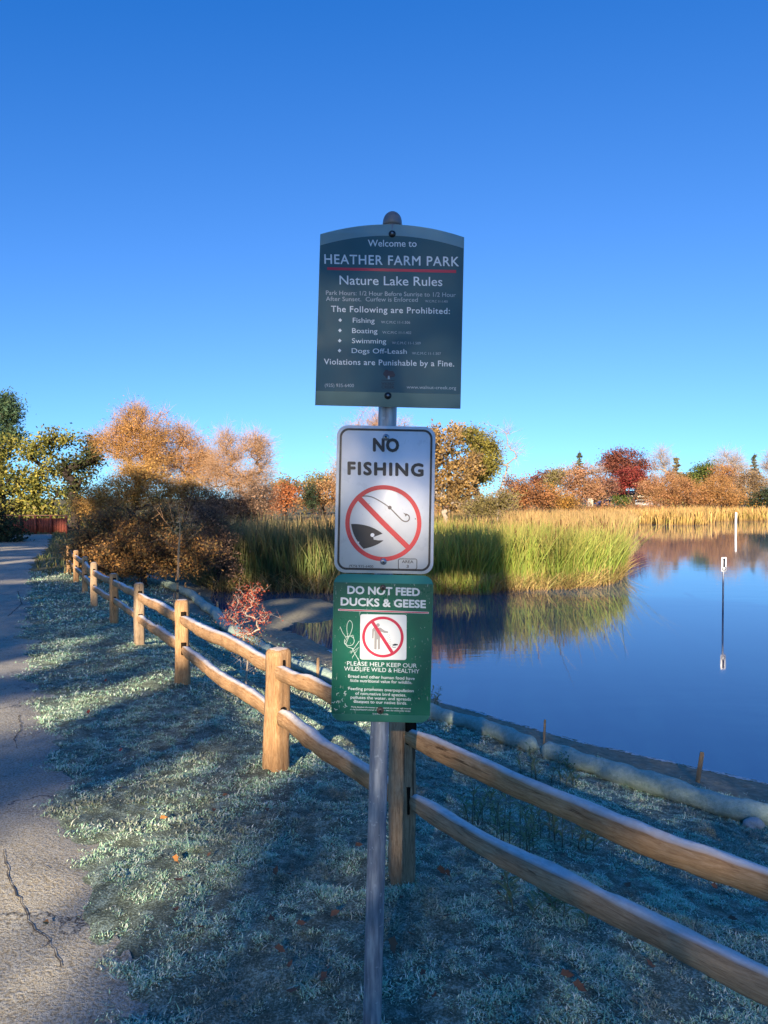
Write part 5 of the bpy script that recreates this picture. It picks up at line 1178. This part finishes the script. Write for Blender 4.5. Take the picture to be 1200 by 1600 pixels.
# shrub, young tree, bush, reeds, mud
lit(at(385, 940, 6.9), .30, .25); lit(at(280, 860, 10), .2, .45)
for k in range(14): lit(at(rng.uniform(125, 330), rng.uniform(800, 890), 17.4), rng.uniform(.02, .16), rng.uniform(.0, .08))
for a, b in ((210, 850), (250, 835), (170, 870), (275, 870), (225, 880), (145, 850), (300, 840)): lit(at(a, b, 17.6), .16, .10)
lit(at(495, 875, 19.5), .45, .45); lit(at(470, 830, 23), .8, .18); lit(at(430, 815, 25), 1.0, .15); lit(at(715, 905, 19), .55, .06); lit(at(360, 870, 19.5), .25, .2)
lit_g(470, 962, .22, .04); lit_g(500, 945, .22, .04); lit_g(440, 940, .2, .03)
LIT = np.array(LIT)
def skyline(x):
    """top of the shading foliage along the row"""
    xs_ = [-40, -30, -24, -19, -15, -13.2, -11, -9, -7.5, -6, -4.6, -4.05, -3.75, -2.5, 0, 3]
    zs_ = [24.4, 24.2, 22.2, 21.4, 21.0, 18.75, 18.35, 18.15, 17.75, 17.25, 17.25, 16.55, 14.45, 14.15, 14.05, 13.45]
    return np.interp(x, xs_, zs_)
def gap(x, z):
    """how open the foliage is towards the sun here: 1 = shaded, 0 = a clear gap"""
    d = np.full(len(x), 9.0)
    for a, b, rx, rz in LIT: d = np.minimum(d, np.hypot((x - a) / (rx + .09), (z - b) / (rz + .09)))
    return sstep(.62, 1.38, d)
BT = [(-36, 'tall shade tree far behind the viewer at the left end of its row'), (-29, 'tall shade tree behind the viewer, second from the left of its row'), (-22.5, 'tall shade tree behind the viewer, third from the left of its row'), (-16.5, 'shade tree behind the viewer in the middle of its row'), (-11, 'shade tree behind the viewer directly left of the short one'), (-6.2, 'shorter shade tree behind the viewer with a steep right side'), (-1.0, 'low spreading shade tree behind the viewer at the right end of its row')]
edges = [-40] + [(a[0] + b[0]) / 2 for a, b in zip(BT[:-1], BT[1:])] + [3.5]
edges[-2] = -3.7
SH = lm('shade_tree_leaves', [(.06, .08, .03), (.10, .12, .04), (.16, .13, .05)], .1)
for k, (bx, lab) in enumerate(BT):
    e0, e1 = edges[k], edges[k + 1]; n = int((e1 - e0) * 1350 * (skyline(np.linspace(e0, e1, 9)).mean() - 7.2))
    x = rng.uniform(e0, e1, n); top = skyline(x) + .35 * (noise2(x, x * 0, 1.1, 13, 3) - .6); z = 7.2 + (top - 7.2) * rng.uniform(0, 1, n)
    yo = rng.uniform(-1.6, 1.6, n)
    w = gap(x, z) 
    if k < 4: w = w * (noise2(x, z, .9, 29, 2) < .76)
    keep = rng.uniform(size=n) < w; x, z, yo = x[keep], z[keep], yo[keep]
    b = np.array([bx, BY, hz(bx, BY)]); root = tag(empty('shade_tree', b), lab, 'tree', 'shade trees behind the viewer')
    c = np.stack([x + K_X * yo, BY + yo, z - K_Z * yo], 1)       # keep every leaf on its own sun ray
    cb = MB(); leaves(cb, c, .10, .8); cb.build('crown', SH, root, root=root)
    tcl = c[rng.choice(len(c), 14)]; tcl[:, 2] = np.maximum(tcl[:, 2], 7.5); tcl = tcl[gap(tcl[:, 0] - K_X * (tcl[:, 1] - BY), tcl[:, 2]) > .5]
    P0, P1, R0, R1 = skeleton(b, tcl, .2, .55, wig=.05); mb = MB(); md = (P0 + P1) / 2; kp = (md[:, 2] < 7.0) | (gap(md[:, 0] - K_X * (md[:, 1] - BY), md[:, 2] + K_Z * (md[:, 1] - BY)) > .6); P0, P1, R0, R1 = P0[kp], P1[kp], R0[kp], R1[kp]; tubes(mb, P0, P1, np.minimum(R0, .13), np.minimum(R1, .13), 6); mb.build('trunk', M['bark_dark'], root, root=root)
